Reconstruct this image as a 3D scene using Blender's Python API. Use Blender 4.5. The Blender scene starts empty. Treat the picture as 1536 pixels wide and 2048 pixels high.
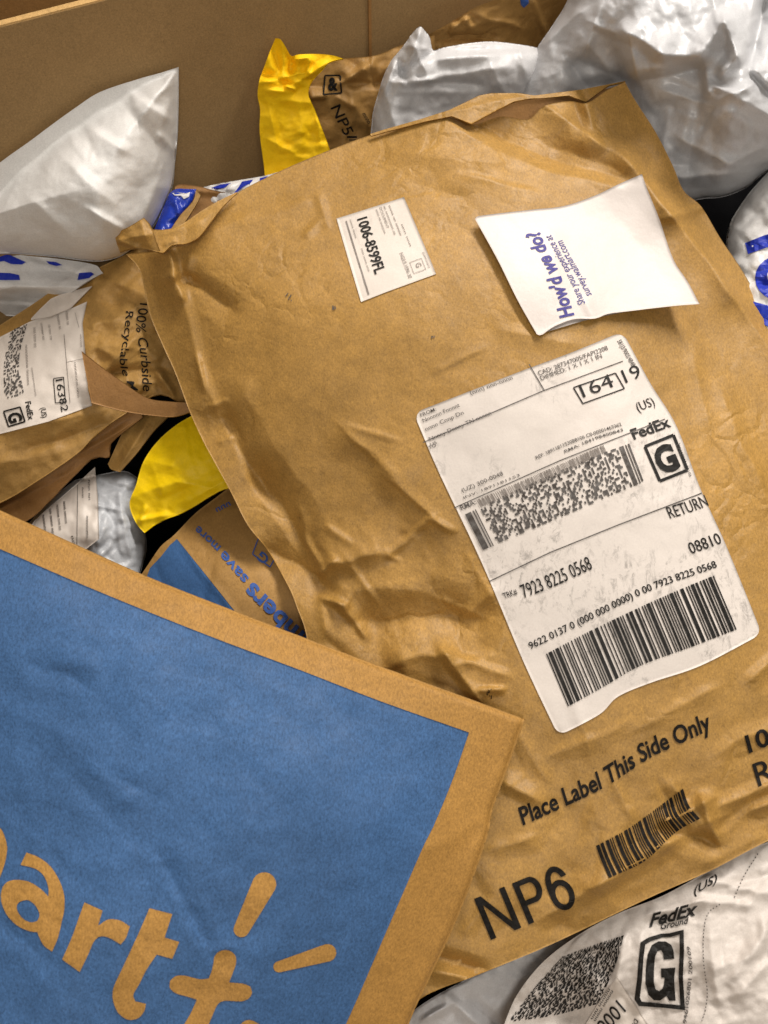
import bpy, bmesh, math, random
import numpy as np
from mathutils import Vector
from mathutils.geometry import tessellate_polygon

SC = bpy.context.scene
COL = SC.collection

# ------------------------------------------------------------------ camera
FPX = 2196.0                       # focal length in pixels of a 1536 x 2048 picture
PITCH = math.radians(50)
FW = np.array([0, math.cos(PITCH), -math.sin(PITCH)])
UP = np.array([0, math.sin(PITCH), math.cos(PITCH)])
RT = np.array([1.0, 0, 0])
P0 = np.array([0, 0, 0.55])        # a point on the mean plane of the heap
TILT = math.radians(28)
NP_ = np.array([0, -math.sin(TILT), math.cos(TILT)])   # normal of the heap's mean plane

def ray(px, py):
    px = np.asarray(px, float)[..., None]; py = np.asarray(py, float)[..., None]
    return FW + RT*(px-768)/FPX - UP*(py-1024)/FPX
_r0 = ray(1000, 1000); _r0 = _r0/np.linalg.norm(_r0)
CAM = P0 - 0.5*_r0

def unproj(px, py, h):
    r = ray(px, py)
    t = (np.asarray(h, float) + NP_ @ (P0-CAM)) / (r @ NP_)
    return CAM + t[..., None]*r

cd = bpy.data.cameras.new('camera'); cam = bpy.data.objects.new('camera', cd); COL.objects.link(cam)
cam.location = CAM; cam.rotation_euler = (math.pi/2-PITCH, 0, 0)
cd.sensor_fit = 'VERTICAL'; cd.sensor_height = 36; cd.sensor_width = 27; cd.lens = FPX/2048*36
cd.clip_start = 0.01; cd.clip_end = 50
cd.dof.use_dof = True; cd.dof.focus_distance = 0.5; cd.dof.aperture_fstop = 13
SC.camera = cam

# ------------------------------------------------------------------ light
w = bpy.data.worlds.new('World'); SC.world = w; w.use_nodes = True
bg = w.node_tree.nodes['Background']; bg.inputs[0].default_value = (1, .92, .82, 1); bg.inputs[1].default_value = 0.35
def area(name, loc, target, sx, sy, power, col):
    l = bpy.data.lights.new(name, 'AREA'); l.shape = 'RECTANGLE'; l.size = sx; l.size_y = sy
    l.energy = power; l.color = col
    o = bpy.data.objects.new(name, l); COL.objects.link(o); o.location = loc
    d = Vector(target)-Vector(loc); o.rotation_euler = d.to_track_quat('-Z', 'Y').to_euler()
area('ceiling_or_fill_lamp', (0.50, 0.55, 2.10), (0, 0, .55), 1.3, 0.22, 36, (1, .93, .85))
area('ceiling_or_fill_lamp', (0.1, -2.0, 2.3), (0, 0, .6), 1.2, 0.25, 17, (1, .92, .82))  # added fill lamp behind the camera, brightens surfaces that face it
area('ceiling_or_fill_lamp', (-0.75, 0.75, 1.9), (0, 0, .55), 1.2, 0.22, 7, (1, .93, .86))
SC.view_settings.view_transform = 'Standard'; SC.view_settings.look = 'None'
SC.view_settings.exposure = 0.0; SC.view_settings.gamma = 1

# ------------------------------------------------------------------ maths helpers
def lin(c): return tuple(((v/255)/12.92 if v/255 <= .04045 else ((v/255+.055)/1.055)**2.4) for v in c)
def tps(ctrl):
    c = np.array(ctrl, float); X = c[:, :2]/500; n = len(X)
    def U(r2): return np.where(r2 > 0, r2*np.log(r2+1e-12), 0)
    D = ((X[:, None]-X[None])**2).sum(-1)
    A = np.zeros((n+3, n+3)); A[:n, :n] = U(D)+np.eye(n)*.01
    A[:n, n] = 1; A[:n, n+1:] = X; A[n, :n] = 1; A[n+1:, :n] = X.T
    s = np.linalg.solve(A, np.concatenate([c[:, 2], [0, 0, 0]]))
    def f(px, py):
        px = np.asarray(px, float); py = np.asarray(py, float)
        q = np.stack([px.ravel(), py.ravel()], -1)/500
        out = np.full(len(q), s[n]) + q @ s[n+1:]
        for i in range(n):
            out += s[i]*U(((q-X[i])**2).sum(-1))
        return out.reshape(px.shape)
    return f
_rng = np.random.RandomState(7); _G = _rng.rand(256, 256)*2-1
def vnoise(x, y):
    xi = np.floor(x).astype(int); yi = np.floor(y).astype(int); fx = x-xi; fy = y-yi
    fx = fx*fx*fx*(fx*(fx*6-15)+10); fy = fy*fy*fy*(fy*(fy*6-15)+10)
    g = lambda a, b: _G[a & 255, b & 255]
    return (g(xi, yi)*(1-fx)+g(xi+1, yi)*fx)*(1-fy)+(g(xi, yi+1)*(1-fx)+g(xi+1, yi+1)*fx)*fy
def fbm(x, y, o=4, g=.5):
    s = 0; a = 1
    for k in range(o):
        s = s+a*vnoise(x*2**k+17.3*k, y*2**k+9.1*k); a *= g
    return s
def lin_lattice(x, y, sd):
    """crumpled-paper relief: random heights joined by flat triangles, creases where they meet"""
    a = x-y*.57735; b = y*1.1547; ai = np.floor(a).astype(int); bi = np.floor(b).astype(int); fa = a-ai; fb = b-bi
    g = lambda i, j: _G[(i+sd*37) & 255, (j+sd*91) & 255]
    up = fa+fb < 1
    h1 = g(ai, bi)*(1-fa-fb)+g(ai+1, bi)*fa+g(ai, bi+1)*fb
    h2 = g(ai+1, bi+1)*(fa+fb-1)+g(ai, bi+1)*(1-fa)+g(ai+1, bi)*(1-fb)
    return np.where(up, h1, h2)
def facet(px, py, sc, sd):
    wx = px+sc*.55*vnoise(px/sc/1.3+sd*3.1, py/sc/1.3); wy = py+sc*.55*vnoise(px/sc/1.3-7, py/sc/1.3+sd*5.3)
    r = 0
    for k, (an, ss, w_) in enumerate(((.4+sd, 1, 1), (1.5+sd*.7, .63, .6), (2.3+sd, .36, .32))):
        x = wx*math.cos(an)-wy*math.sin(an); y = wx*math.sin(an)+wy*math.cos(an)
        r = r+w_*lin_lattice(x/(sc*ss)+k*11.3, y/(sc*ss)*.75+sd, sd+k)
    return r
def folds(lst):
    """each fold: x0,y0,x1,y1, height mm, width on the left side, width on the right side (walking 0->1, y down)"""
    L = [tuple(f) for f in lst]
    def f(px, py):
        out = np.zeros(np.shape(px))
        for (x0, y0, x1, y1, A, wn, wp) in L:
            dx, dy = x1-x0, y1-y0; l = math.hypot(dx, dy); dx /= l; dy /= l
            s = (px-x0)*dx+(py-y0)*dy; t = -(px-x0)*dy+(py-y0)*dx
            t = t+vnoise(s/60+x0*.13, y0*.17+0*s)*min(wn, wp)*.22
            e = .3*l
            m = np.clip((s+e)/(1.6*e), 0, 1)*np.clip((l+e-s)/(1.6*e), 0, 1); m = m*m*(3-2*m)
            at = np.sqrt(t*t+1.5)-1.2
            g = np.clip(1-at/np.where(t > 0, wp, wn), 0, 1)
            out += A*m*g*(.55+.45*g)
        return out
    return f
def crumple(seed, n, box, amp, length, width, ang=None, spread=.5):
    R = random.Random(seed); L = []
    for i in range(n):
        x = R.uniform(box[0], box[2]); y = R.uniform(box[1], box[3])
        a = R.uniform(0, math.pi) if ang is None else ang+R.gauss(0, spread)
        l = R.uniform(*length)/2; A = R.uniform(*amp)*R.choice((-1, 1))
        L.append((x-l*math.cos(a), y-l*math.sin(a), x+l*math.cos(a), y+l*math.sin(a), A, R.uniform(*width), R.uniform(*width)))
    return L
def polydist(poly):
    P = np.array(poly, float); Q = np.roll(P, -1, 0)
    def f(px, py):
        sh = np.shape(px); x = np.ravel(px); y = np.ravel(py); d = np.full(x.shape, 1e9)
        for (a, b) in zip(P, Q):
            e = b-a; l2 = max(e@e, 1e-9)
            t = np.clip(((x-a[0])*e[0]+(y-a[1])*e[1])/l2, 0, 1)
            d = np.minimum(d, (x-a[0]-t*e[0])**2+(y-a[1]-t*e[1])**2)
        return np.sqrt(d).reshape(sh)
    return f
class Surf:
    """height (m) over the heap's mean plane as a function of position"""
    def __init__(s, ctrl, fold=(), noise=(1.0, 120), fine=0, puff=None, floor=None, facets=()):
        s.facets = facets
        s.base = tps(ctrl); s.f = folds(list(fold)); s.n = noise; s.puff = puff; s.floor = floor
        s.o = random.Random(len(ctrl)*31+int(ctrl[0][0])).random()*50; s.fine = fine
    def __call__(s, px, py):
        px = np.asarray(px, float); py = np.asarray(py, float)
        h = s.base(px, py)+s.f(px, py)+s.n[0]*fbm(px/s.n[1]+s.o, py/s.n[1]+s.o, 4, .42)
        if s.fine: h = h + s.fine*(.5-np.abs(fbm(px/38+s.o, py/38, 3, .55)))
        for k, (am, sc, reg) in enumerate(s.facets):
            f_ = am*facet(px, py, sc, k+int(s.o*7) % 9)
            if reg is not None:
                q = ((px-reg[0])/reg[2])**2+((py-reg[1])/reg[3])**2; f_ = f_*np.clip(1.5-q, 0, 1)
            h = h+f_
        if s.puff:
            d, T, R = s.puff
            t = np.clip(d(px, py)/R, 0, 1); h = h+T*np.sqrt(1-(1-t)**2)
        h = h/1000
        if s.floor is not None:
            g = s.floor(px, py); k = .004
            h = np.maximum(h, g)+np.maximum(k-np.abs(h-g), 0)**2/(4*k)
        return h

def resample(pts, n, smooth=True):
    P = np.array(pts, float)
    if smooth and len(P) > 2:
        Q = np.vstack([2*P[0]-P[1], P, 2*P[-1]-P[-2]]); out = []
        for i in range(1, len(Q)-2):
            p0, p1, p2, p3 = Q[i-1:i+3]
            d0 = math.sqrt(max(np.linalg.norm(p1-p0), 1e-3)); d1 = math.sqrt(max(np.linalg.norm(p2-p1), 1e-3)); d2 = math.sqrt(max(np.linalg.norm(p3-p2), 1e-3))
            m1 = (p2-p1)+d1*((p1-p0)/d0**2*d0-(p2-p0)/(d0+d1)) if False else (p2-p0)/(d0+d1)*d1
            m2 = (p3-p1)/(d1+d2)*d1
            for t in np.linspace(0, 1, 8, endpoint=False):
                h00 = 2*t**3-3*t**2+1; h10 = t**3-2*t**2+t; h01 = -2*t**3+3*t**2; h11 = t**3-t**2
                out.append(h00*p1+h10*m1+h01*p2+h11*m2)
        out.append(P[-1]); P = np.array(out)
    seg = np.linalg.norm(np.diff(P, axis=0), axis=1); c = np.concatenate([[0], np.cumsum(seg)])
    t = np.linspace(0, c[-1], n)
    return np.stack([np.interp(t, c, P[:, k]) for k in range(P.shape[1])], -1)
class Patch:
    """four-sided sheet: top and bottom run left to right, left and right run top to bottom"""
    def __init__(s, top, bottom, left, right, smooth=True):
        s.T, s.B, s.L, s.R = [resample(a, 240, smooth) for a in (top, bottom, left, right)]
        s.poly = np.vstack([s.T[::6], s.R[::6], s.B[::-6], s.L[::-6]])
        s.lu = max(np.linalg.norm(np.diff(s.T, axis=0), axis=1).sum(), np.linalg.norm(np.diff(s.B, axis=0), axis=1).sum())
        s.lv = max(np.linalg.norm(np.diff(s.L, axis=0), axis=1).sum(), np.linalg.norm(np.diff(s.R, axis=0), axis=1).sum())
    def __call__(s, u, v):
        u = np.asarray(u, float); v = np.asarray(v, float); k = np.linspace(0, 1, 240)
        g = lambda A, t: np.stack([np.interp(t, k, A[:, i]) for i in range(2)], -1)
        U = u[..., None]; V = v[..., None]
        r = (1-V)*g(s.T, u)+V*g(s.B, u)+(1-U)*g(s.L, v)+U*g(s.R, v)
        r -= (1-U)*(1-V)*s.T[0]+U*(1-V)*s.T[-1]+(1-U)*V*s.B[0]+U*V*s.B[-1]
        return r[..., 0], r[..., 1]
    def dist(s): return polydist(s.poly)

# ------------------------------------------------------------------ materials
def nn(nt, t, **k):
    n = nt.nodes.new(t)
    for a, b in k.items(): setattr(n, a, b)
    return n
def mat_base(name):
    m = bpy.data.materials.new(name); m.use_nodes = True; nt = m.node_tree
    return m, nt, nt.nodes['Principled BSDF']
def ramp(nt, fac, stops):
    r = nn(nt, 'ShaderNodeValToRGB'); e = r.color_ramp.elements
    while len(e) < len(stops): e.new(.5)
    for i, (p, c) in enumerate(stops): e[i].position = p; e[i].color = c+(1,) if len(c) == 3 else c
    nt.links.new(fac, r.inputs[0]); return r.outputs[0]
def noise(nt, vec, scale, detail=3, rough=.55, dist=0):
    n = nn(nt, 'ShaderNodeTexNoise'); n.inputs['Scale'].default_value = scale; n.inputs['Detail'].default_value = detail
    n.inputs['Roughness'].default_value = rough; n.inputs['Distortion'].default_value = dist
    nt.links.new(vec, n.inputs['Vector']); return n.outputs['Fac']
def mul(nt, a, b, fac=1, mode='MULTIPLY'):
    m = nn(nt, 'ShaderNodeMix', data_type='RGBA', blend_type=mode); m.inputs[0].default_value = fac
    nt.links.new(a, m.inputs[6]); nt.links.new(b, m.inputs[7]); return m.outputs[2]
def stretched(nt, vec, sc, rot=0):
    m = nn(nt, 'ShaderNodeMapping'); m.inputs['Scale'].default_value = sc; m.inputs['Rotation'].default_value = (0, 0, rot)
    nt.links.new(vec, m.inputs[0]); return m.outputs[0]
def grey(v): return (v, v, v)
def paper(name, rgb, mott=.12, grain=.18, rough=.55, spec=.35, dirt=.3, bump=.35, speck=.35, seed=0., bigbump=.0, crinkle=0):
    m, nt, b = mat_base(name); tc = nn(nt, 'ShaderNodeTexCoord')
    mp = nn(nt, 'ShaderNodeMapping'); mp.inputs['Location'].default_value = (seed, seed*.7, seed*1.3)
    nt.links.new(tc.outputs['Object'], mp.inputs[0]); v = mp.outputs[0]
    base = nn(nt, 'ShaderNodeRGB'); base.outputs[0].default_value = lin(rgb)+(1,)
    big = ramp(nt, noise(nt, v, 16, 4, .6), [(.3, grey(1-mott)), (.7, grey(1+mott*.6))])
    mid = ramp(nt, noise(nt, v, 130, 5, .75), [(.3, grey(1-mott*.9)), (.7, grey(1+mott*.6))])
    fib = ramp(nt, noise(nt, stretched(nt, v, (1, .45, 1), .5), 1250, 3, .8), [(.28, grey(1-grain*1.2)), (.72, grey(1+grain*.8))])
    fl = ramp(nt, noise(nt, v, 750, 2, .6), [(.66, grey(1)), (.76, grey(1-speck))])
    c = mul(nt, base.outputs[0], big); c = mul(nt, c, mid); c = mul(nt, c, fib); c = mul(nt, c, fl)
    if dirt:
        d1 = ramp(nt, noise(nt, v, 38, 4, .7, .5), [(.66, grey(1)), (.74, grey(1-dirt*.55)), (.80, grey(1-dirt))])
        c = mul(nt, c, d1)
    nt.links.new(c, b.inputs['Base Color'])
    rr = ramp(nt, noise(nt, v, 90, 4, .6), [(.3, grey(rough-.07)), (.7, grey(rough+.1))])
    nt.links.new(rr, b.inputs['Roughness']); b.inputs['Specular IOR Level'].default_value = spec
    bp = nn(nt, 'ShaderNodeBump'); bp.inputs['Strength'].default_value = bump; bp.inputs['Distance'].default_value = .0006
    nt.links.new(noise(nt, v, 420, 5, .7), bp.inputs['Height'])
    b2 = nn(nt, 'ShaderNodeBump'); b2.inputs['Strength'].default_value = .5; b2.inputs['Distance'].default_value = .0005+bigbump
    nt.links.new(noise(nt, v, 75, 4, .55, .8), b2.inputs['Height']); nt.links.new(b2.outputs[0], bp.inputs['Normal'])
    if crinkle:
        vo = nn(nt, 'ShaderNodeTexVoronoi', feature='DISTANCE_TO_EDGE'); vo.inputs['Scale'].default_value = 42
        dn = nn(nt, 'ShaderNodeTexNoise'); dn.inputs['Scale'].default_value = 24; dn.inputs['Detail'].default_value = 4; nt.links.new(v, dn.inputs['Vector'])
        ad = nn(nt, 'ShaderNodeVectorMath', operation='MULTIPLY_ADD'); ad.inputs[1].default_value = (.07, .07, .07)
        nt.links.new(dn.outputs['Color'], ad.inputs[0]); nt.links.new(v, ad.inputs[2]); nt.links.new(ad.outputs[0], vo.inputs['Vector'])
        mx = nn(nt, 'ShaderNodeMapRange'); mx.inputs['From Max'].default_value = .14; nt.links.new(vo.outputs['Distance'], mx.inputs['Value'])
        msk = ramp(nt, noise(nt, v, 14, 3, .6), [(.45, grey(0)), (.62, grey(1))])
        b3 = nn(nt, 'ShaderNodeBump'); b3.inputs['Distance'].default_value = crinkle
        nt.links.new(msk, b3.inputs['Strength']); nt.links.new(mx.outputs[0], b3.inputs['Height']); nt.links.new(bp.outputs[0], b3.inputs['Normal']); bp = b3
    nt.links.new(bp.outputs[0], b.inputs['Normal'])
    return m
def plastic(name, rgb, rough=.32, crink=.002, scale=60, seed=0., spec=.5, rgb2=None, coat=0):
    m, nt, b = mat_base(name); tc = nn(nt, 'ShaderNodeTexCoord')
    mp = nn(nt, 'ShaderNodeMapping'); mp.inputs['Location'].default_value = (seed, seed*.7, seed*1.3)
    nt.links.new(tc.outputs['Object'], mp.inputs[0]); v = mp.outputs[0]
    a = lin(rgb); c2 = lin(rgb2) if rgb2 else tuple(x*.93 for x in a)
    c = ramp(nt, noise(nt, v, 35, 5, .65, .6), [(.35, c2), (.62, a)])
    g = ramp(nt, noise(nt, v, 1400, 2, .7), [(.3, grey(.9)), (.7, grey(1.06))])
    nt.links.new(mul(nt, c, g), b.inputs['Base Color'])
    b.inputs['Specular IOR Level'].default_value = spec
    nt.links.new(ramp(nt, noise(nt, v, 50, 3), [(.3, grey(rough-.06)), (.7, grey(rough+.14))]), b.inputs['Roughness'])
    b1 = nn(nt, 'ShaderNodeBump'); b1.inputs['Strength'].default_value = .6; b1.inputs['Distance'].default_value = crink
    vo = nn(nt, 'ShaderNodeTexVoronoi', feature='DISTANCE_TO_EDGE'); vo.inputs['Scale'].default_value = scale
    dn = nn(nt, 'ShaderNodeTexNoise'); dn.inputs['Scale'].default_value = 30; nt.links.new(v, dn.inputs['Vector'])
    ad = nn(nt, 'ShaderNodeVectorMath', operation='MULTIPLY_ADD'); ad.inputs[1].default_value = (.05, .05, .05)
    nt.links.new(dn.outputs['Color'], ad.inputs[0]); nt.links.new(v, ad.inputs[2]); nt.links.new(ad.outputs[0], vo.inputs['Vector'])
    mx = nn(nt, 'ShaderNodeMath', operation='MINIMUM'); mx.inputs[1].default_value = .35
    nt.links.new(vo.outputs['Distance'], mx.inputs[0]); nt.links.new(mx.outputs[0], b1.inputs['Height'])
    b2 = nn(nt, 'ShaderNodeBump'); b2.inputs['Strength'].default_value = .5; b2.inputs['Distance'].default_value = crink*1.2
    nt.links.new(noise(nt, v, scale*1.7, 4, .6, 1.2), b2.inputs['Height']); nt.links.new(b1.outputs[0], b2.inputs['Normal'])
    nt.links.new(b2.outputs[0], b.inputs['Normal'])
    if coat: b.inputs['Coat Weight'].default_value = coat; b.inputs['Coat Roughness'].default_value = .15
    return m
def ink(name, rgb, fade=.0, rough=.5, scale=500):
    m, nt, b = mat_base(name); tc = nn(nt, 'ShaderNodeTexCoord')
    a = lin(rgb)
    c = ramp(nt, noise(nt, tc.outputs['Object'], scale, 4, .7), [(.35, a), (.75, tuple(min(1, x+fade) for x in a))])
    nt.links.new(c, b.inputs['Base Color']); b.inputs['Roughness'].default_value = rough; b.inputs['Specular IOR Level'].default_value = .2
    return m
def label_paper(name, rgb, smudge=.5, seed=0.):
    m, nt, b = mat_base(name); tc = nn(nt, 'ShaderNodeTexCoord')
    mp = nn(nt, 'ShaderNodeMapping'); mp.inputs['Location'].default_value = (seed, seed, seed); nt.links.new(tc.outputs['Object'], mp.inputs[0]); v = mp.outputs[0]
    base = nn(nt, 'ShaderNodeRGB'); base.outputs[0].default_value = lin(rgb)+(1,)
    area_ = ramp(nt, noise(nt, v, 22, 3, .6), [(.47, grey(0)), (.58, grey(1))])
    st = ramp(nt, noise(nt, stretched(nt, v, (1, .3, 1), .7), 260, 6, .8, .6), [(.50, grey(0)), (.64, grey(smudge))])
    am = mul(nt, area_, st)
    inv = nn(nt, 'ShaderNodeInvert'); nt.links.new(am, inv.inputs[1])
    c = mul(nt, base.outputs[0], inv.outputs[0])
    c = mul(nt, c, ramp(nt, noise(nt, v, 1300, 2, .6), [(.3, grey(.95)), (.7, grey(1.02))]))
    nt.links.new(c, b.inputs['Base Color']); b.inputs['Roughness'].default_value = .42; b.inputs['Specular IOR Level'].default_value = .4
    b2 = nn(nt, 'ShaderNodeBump'); b2.inputs['Strength'].default_value = .4; b2.inputs['Distance'].default_value = .0006
    nt.links.new(noise(nt, v, 110, 4, .6), b2.inputs['Height']); nt.links.new(b2.outputs[0], b.inputs['Normal'])
    return m

KRAFT = paper('kraft_paper', (172, 132, 66), mott=.15, grain=.27, dirt=.3, speck=.35, rough=.5, spec=.45, crinkle=.0004)
KRAFT_B = paper('kraft_paper_border', (172, 129, 66), mott=.10, grain=.30, dirt=0, speck=.25, seed=3, rough=.6, spec=.25)
KRAFT_C = paper('kraft_paper_left', (170, 132, 72), mott=.14, grain=.16, dirt=.25, seed=5, crinkle=.0004)
KRAFT_D = paper('kraft_paper_smooth', (156, 114, 64), mott=.08, grain=.16, dirt=.1, seed=8)
KRAFT_E = paper('kraft_paper_back', (166, 128, 72), mott=.14, grain=.16, dirt=.25, seed=11, crinkle=.0004)
BOARD = paper('corrugated_board', (152, 124, 84), mott=.07, grain=.2, dirt=.0, speck=.25, seed=2, bump=.2, rough=.75, spec=.15)
BOARD_EDGE = paper('board_cut_edge', (205, 168, 112), mott=.1, grain=.25, dirt=0, seed=4, rough=.8, spec=.1)
BLUE = paper('blue_print', (62, 98, 144), mott=.12, grain=.38, dirt=.0, speck=.3, seed=6, rough=.6, spec=.25)
BLUE2 = paper('blue_print_dull', (62, 102, 154), mott=.08, grain=.22, dirt=.0, speck=.2, seed=7, rough=.6, spec=.25)
YELLOW = paper('yellow_paper', (255, 208, 20), mott=.05, grain=.07, dirt=.05, speck=.05, seed=9, rough=.6, spec=.2)
YELLOW2 = paper('yellow_paper_lemon', (250, 212, 8), mott=.05, grain=.07, dirt=.05, speck=.05, seed=10, rough=.5, spec=.3)
WHITE_A = plastic('white_film', (222, 221, 219), .46, .0005, 45, 1, spec=.35)
WHITE_B = plastic('grey_white_film', (208, 208, 210), .38, .0006, 50, 2)
WHITE_C = plastic('white_film_glossy', (196, 197, 200), .34, .0006, 40, 3, coat=.2)
WHITE_D = plastic('white_film_printed', (224, 223, 222), .32, .0007, 60, 4)
GREYF = plastic('grey_film', (196, 200, 206), .36, .0006, 80, 5)
BLUEF = plastic('blue_film', (24, 58, 176), .2, .002, 70, 6, coat=.3)
PACK_W = plastic('white_paper_wrap', (212, 204, 197), .46, .0007, 40, 8, spec=.35)
LABEL = label_paper('label_stock', (218, 210, 203), .42, 0)
LABEL2 = label_paper('label_stock_clean', (216, 207, 198), .15, 4)
SLIP = label_paper('receipt_paper', (214, 206, 201), .08, 9)
BLACK = ink('black_ink', (22, 20, 18), .02, .45)
FADED = ink('faded_ink', (62, 56, 52), .12, .5, 350)
LIGHTI = ink('light_ink', (120, 112, 106), .12, .5, 350)
BLACKK = ink('black_ink_on_kraft', (14, 10, 6), .012, .75)
INDIGO = ink('indigo_ink', (58, 52, 132), .06, .5)
BLUEINK = ink('blue_ink_on_kraft', (44, 84, 158), .06, .6)
ROYAL = ink('royal_blue_ink', (26, 48, 168), .03, .35)
GAP_SHADE = plastic('gap_shade_film', (6, 6, 8), .8, .0006, 60, 12, spec=.05)  # near-black colour standing in for shade between the packages

# ------------------------------------------------------------------ object helpers
def mesh_obj(name, verts, faces, mat, parent=None, smooth=True):
    me = bpy.data.meshes.new(name)
    verts = np.asarray(verts, float)
    if parent is not None: verts = verts-np.array(parent['_o'] if '_o' in parent else parent.location)
    me.from_pydata(verts.tolist(), [], faces if isinstance(faces, list) else faces.tolist())
    if smooth: me.polygons.foreach_set('use_smooth', [True]*len(me.polygons))
    me.materials.append(mat); me.update()
    o = bpy.data.objects.new(name, me); COL.objects.link(o)
    if parent is not None: o.parent = parent
    return o
ORI = {}
def thing(name, label, cat, px, py, h, group=None):
    o = bpy.data.objects.new(name, None); COL.objects.link(o); o.empty_display_size = .02
    o.location = unproj(px, py, h/1000); o['label'] = label; o['category'] = cat
    if group: o['group'] = group
    ORI[o.name] = np.array(o.location); return o
def origin(p):
    while p.parent: p = p.parent
    return ORI[p.name]
def emit(name, V, F, mat, parent, smooth=True):
    V = np.asarray(V, float)-origin(parent)
    me = bpy.data.meshes.new(name); me.from_pydata(V.tolist(), [], F if isinstance(F, list) else F.tolist())
    if smooth: me.polygons.foreach_set('use_smooth', [True]*len(me.polygons))
    me.materials.append(mat); me.update()
    o = bpy.data.objects.new(name, me); COL.objects.link(o); o.parent = parent
    return o
def gridfaces(nu, nv, base=0, flip=False):
    i, j = np.meshgrid(np.arange(nu-1), np.arange(nv-1), indexing='ij'); a = base+i*nv+j
    q = np.stack([a, a+1, a+nv+1, a+nv], -1).reshape(-1, 4)
    return q[:, ::-1] if flip else q
def sheet(name, patch, surf, mat, parent, step=6, off=0, thick=.0008, sag=.004, back=True, bstep=4, corner=0, uv=None):
    nu = max(4, int(patch.lu/step/bstep))*bstep+1; nv = max(4, int(patch.lv/step/bstep))*bstep+1
    u, v = np.meshgrid(np.linspace(0, 1, nu), np.linspace(0, 1, nv), indexing='ij')
    if corner:
        X = u*patch.lu; Y = v*patch.lv; cx = np.clip(X, corner, patch.lu-corner); cy = np.clip(Y, corner, patch.lv-corner)
        d = np.hypot(X-cx, Y-cy); k = np.where(d > corner, corner/np.maximum(d, 1e-6), 1)
        u = (cx+(X-cx)*k)/patch.lu; v = (cy+(Y-cy)*k)/patch.lv
    px, py = patch(u, v); h = surf(px, py)+off
    P = unproj(px, py, h); V = [P.reshape(-1, 3)]; F = [gridfaces(nu, nv)]; n = nu*nv
    # rim
    idx = [(i, 0) for i in range(nu)]+[(nu-1, j) for j in range(1, nv)]+[(i, nv-1) for i in range(nu-2, -1, -1)]+[(0, j) for j in range(nv-2, 0, -1)]
    ii = np.array([i*nv+j for i, j in idx]); rim = V[0][ii]-NP_*thick; V.append(rim)
    m = len(ii); a = ii; b = np.roll(ii, -1); c = n+np.arange(m); d = np.roll(c, -1)
    F.append(np.stack([b, a, c, d], -1)); n += m
    if back:
        us = np.linspace(0, 1, (nu-1)//bstep+1); vs = np.linspace(0, 1, (nv-1)//bstep+1)
        Q = P[::bstep, ::bstep]-NP_*thick; U = us[:, None, None]; W = vs[None, :, None]
        K = (1-W)*Q[:, :1]+W*Q[:, -1:]+(1-U)*Q[:1]+U*Q[-1:]-((1-U)*(1-W)*Q[0, 0]+U*(1-W)*Q[-1, 0]+(1-U)*W*Q[0, -1]+U*W*Q[-1, -1])
        K = K-NP_*sag*16*U*(1-U)*W*(1-W)
        K = np.where(((K-Q)@NP_)[..., None] > -.0005, Q-NP_*.0005*16*U*(1-U)*W*(1-W), K)
        V.append(K.reshape(-1, 3)); F.append(gridfaces(K.shape[0], K.shape[1], n, True))
    o = emit(name, np.vstack(V), np.vstack(F), mat, parent)
    return o

_fc = {}
def glyphs(s, weight=0, res=3, shear=0):
    k = (s, weight, res, shear)
    if k in _fc: return _fc[k]
    cu = bpy.data.curves.new('t', 'FONT'); cu.body = s; cu.resolution_u = res; cu.offset = weight; cu.shear = shear
    o = bpy.data.objects.new('t', cu); COL.objects.link(o); bpy.context.view_layer.update()
    me = o.evaluated_get(bpy.context.evaluated_depsgraph_get()).to_mesh()
    V = np.array([v.co[:2] for v in me.vertices]) if len(me.vertices) else np.zeros((0, 2))
    F = [list(p.vertices) for p in me.polygons]
    bpy.data.objects.remove(o); bpy.data.curves.remove(cu)
    _fc[k] = (V, F); return V, F
CAPH = None
def text2d(s, O, W, H, weight=0, shear=0):
    """string set in the parallelogram O, O+W, O+H (baseline start, reading direction and length, cap height)"""
    global CAPH
    if CAPH is None: CAPH = glyphs('H')[0][:, 1].max()
    V, F = glyphs(s, weight, 3, shear)
    if not len(V): return V, F
    x = (V[:, 0]-V[:, 0].min())/(V[:, 0].max()-V[:, 0].min()); y = V[:, 1]/CAPH
    return np.array(O)+x[:, None]*np.array(W)+y[:, None]*np.array(H), F
def poly2d(outer, holes=()):
    loops = [[Vector((p[0], p[1], 0)) for p in outer]]+[[Vector((p[0], p[1], 0)) for p in h] for h in holes]
    F = tessellate_polygon(loops); V = np.array([[p.x, p.y] for l in loops for p in l])
    return V, [list(f) for f in F]
class LF(list): pass
def rect2d(x0, y0, x1, y1, n=1):
    V = []; F = LF()
    for i in range(n+1):
        y = y0+(y1-y0)*i/n; V += [[x0, y], [x1, y]]
        if i: a = 2*i-2; F.append([a, a+1, a+3, a+2])
    return np.array(V, float), F
def line2d(a, b, w, n=6):
    a = np.array(a, float); b = np.array(b, float); d = b-a; nrm = np.array([-d[1], d[0]]); nrm = nrm/np.linalg.norm(nrm)*w/2
    V = []; F = LF()
    for i in range(n+1):
        p = a+d*i/n; V += [p-nrm, p+nrm]
        if i: k = 2*i-2; F.append([k, k+1, k+3, k+2])
    return np.array(V), F
def join2d(items):
    V = []; F = []; n = 0
    for v, f in items:
        if not len(v): continue
        V.append(v); F += [[i+n for i in q] for q in f]; n += len(v)
    return np.vstack(V), F
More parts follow.
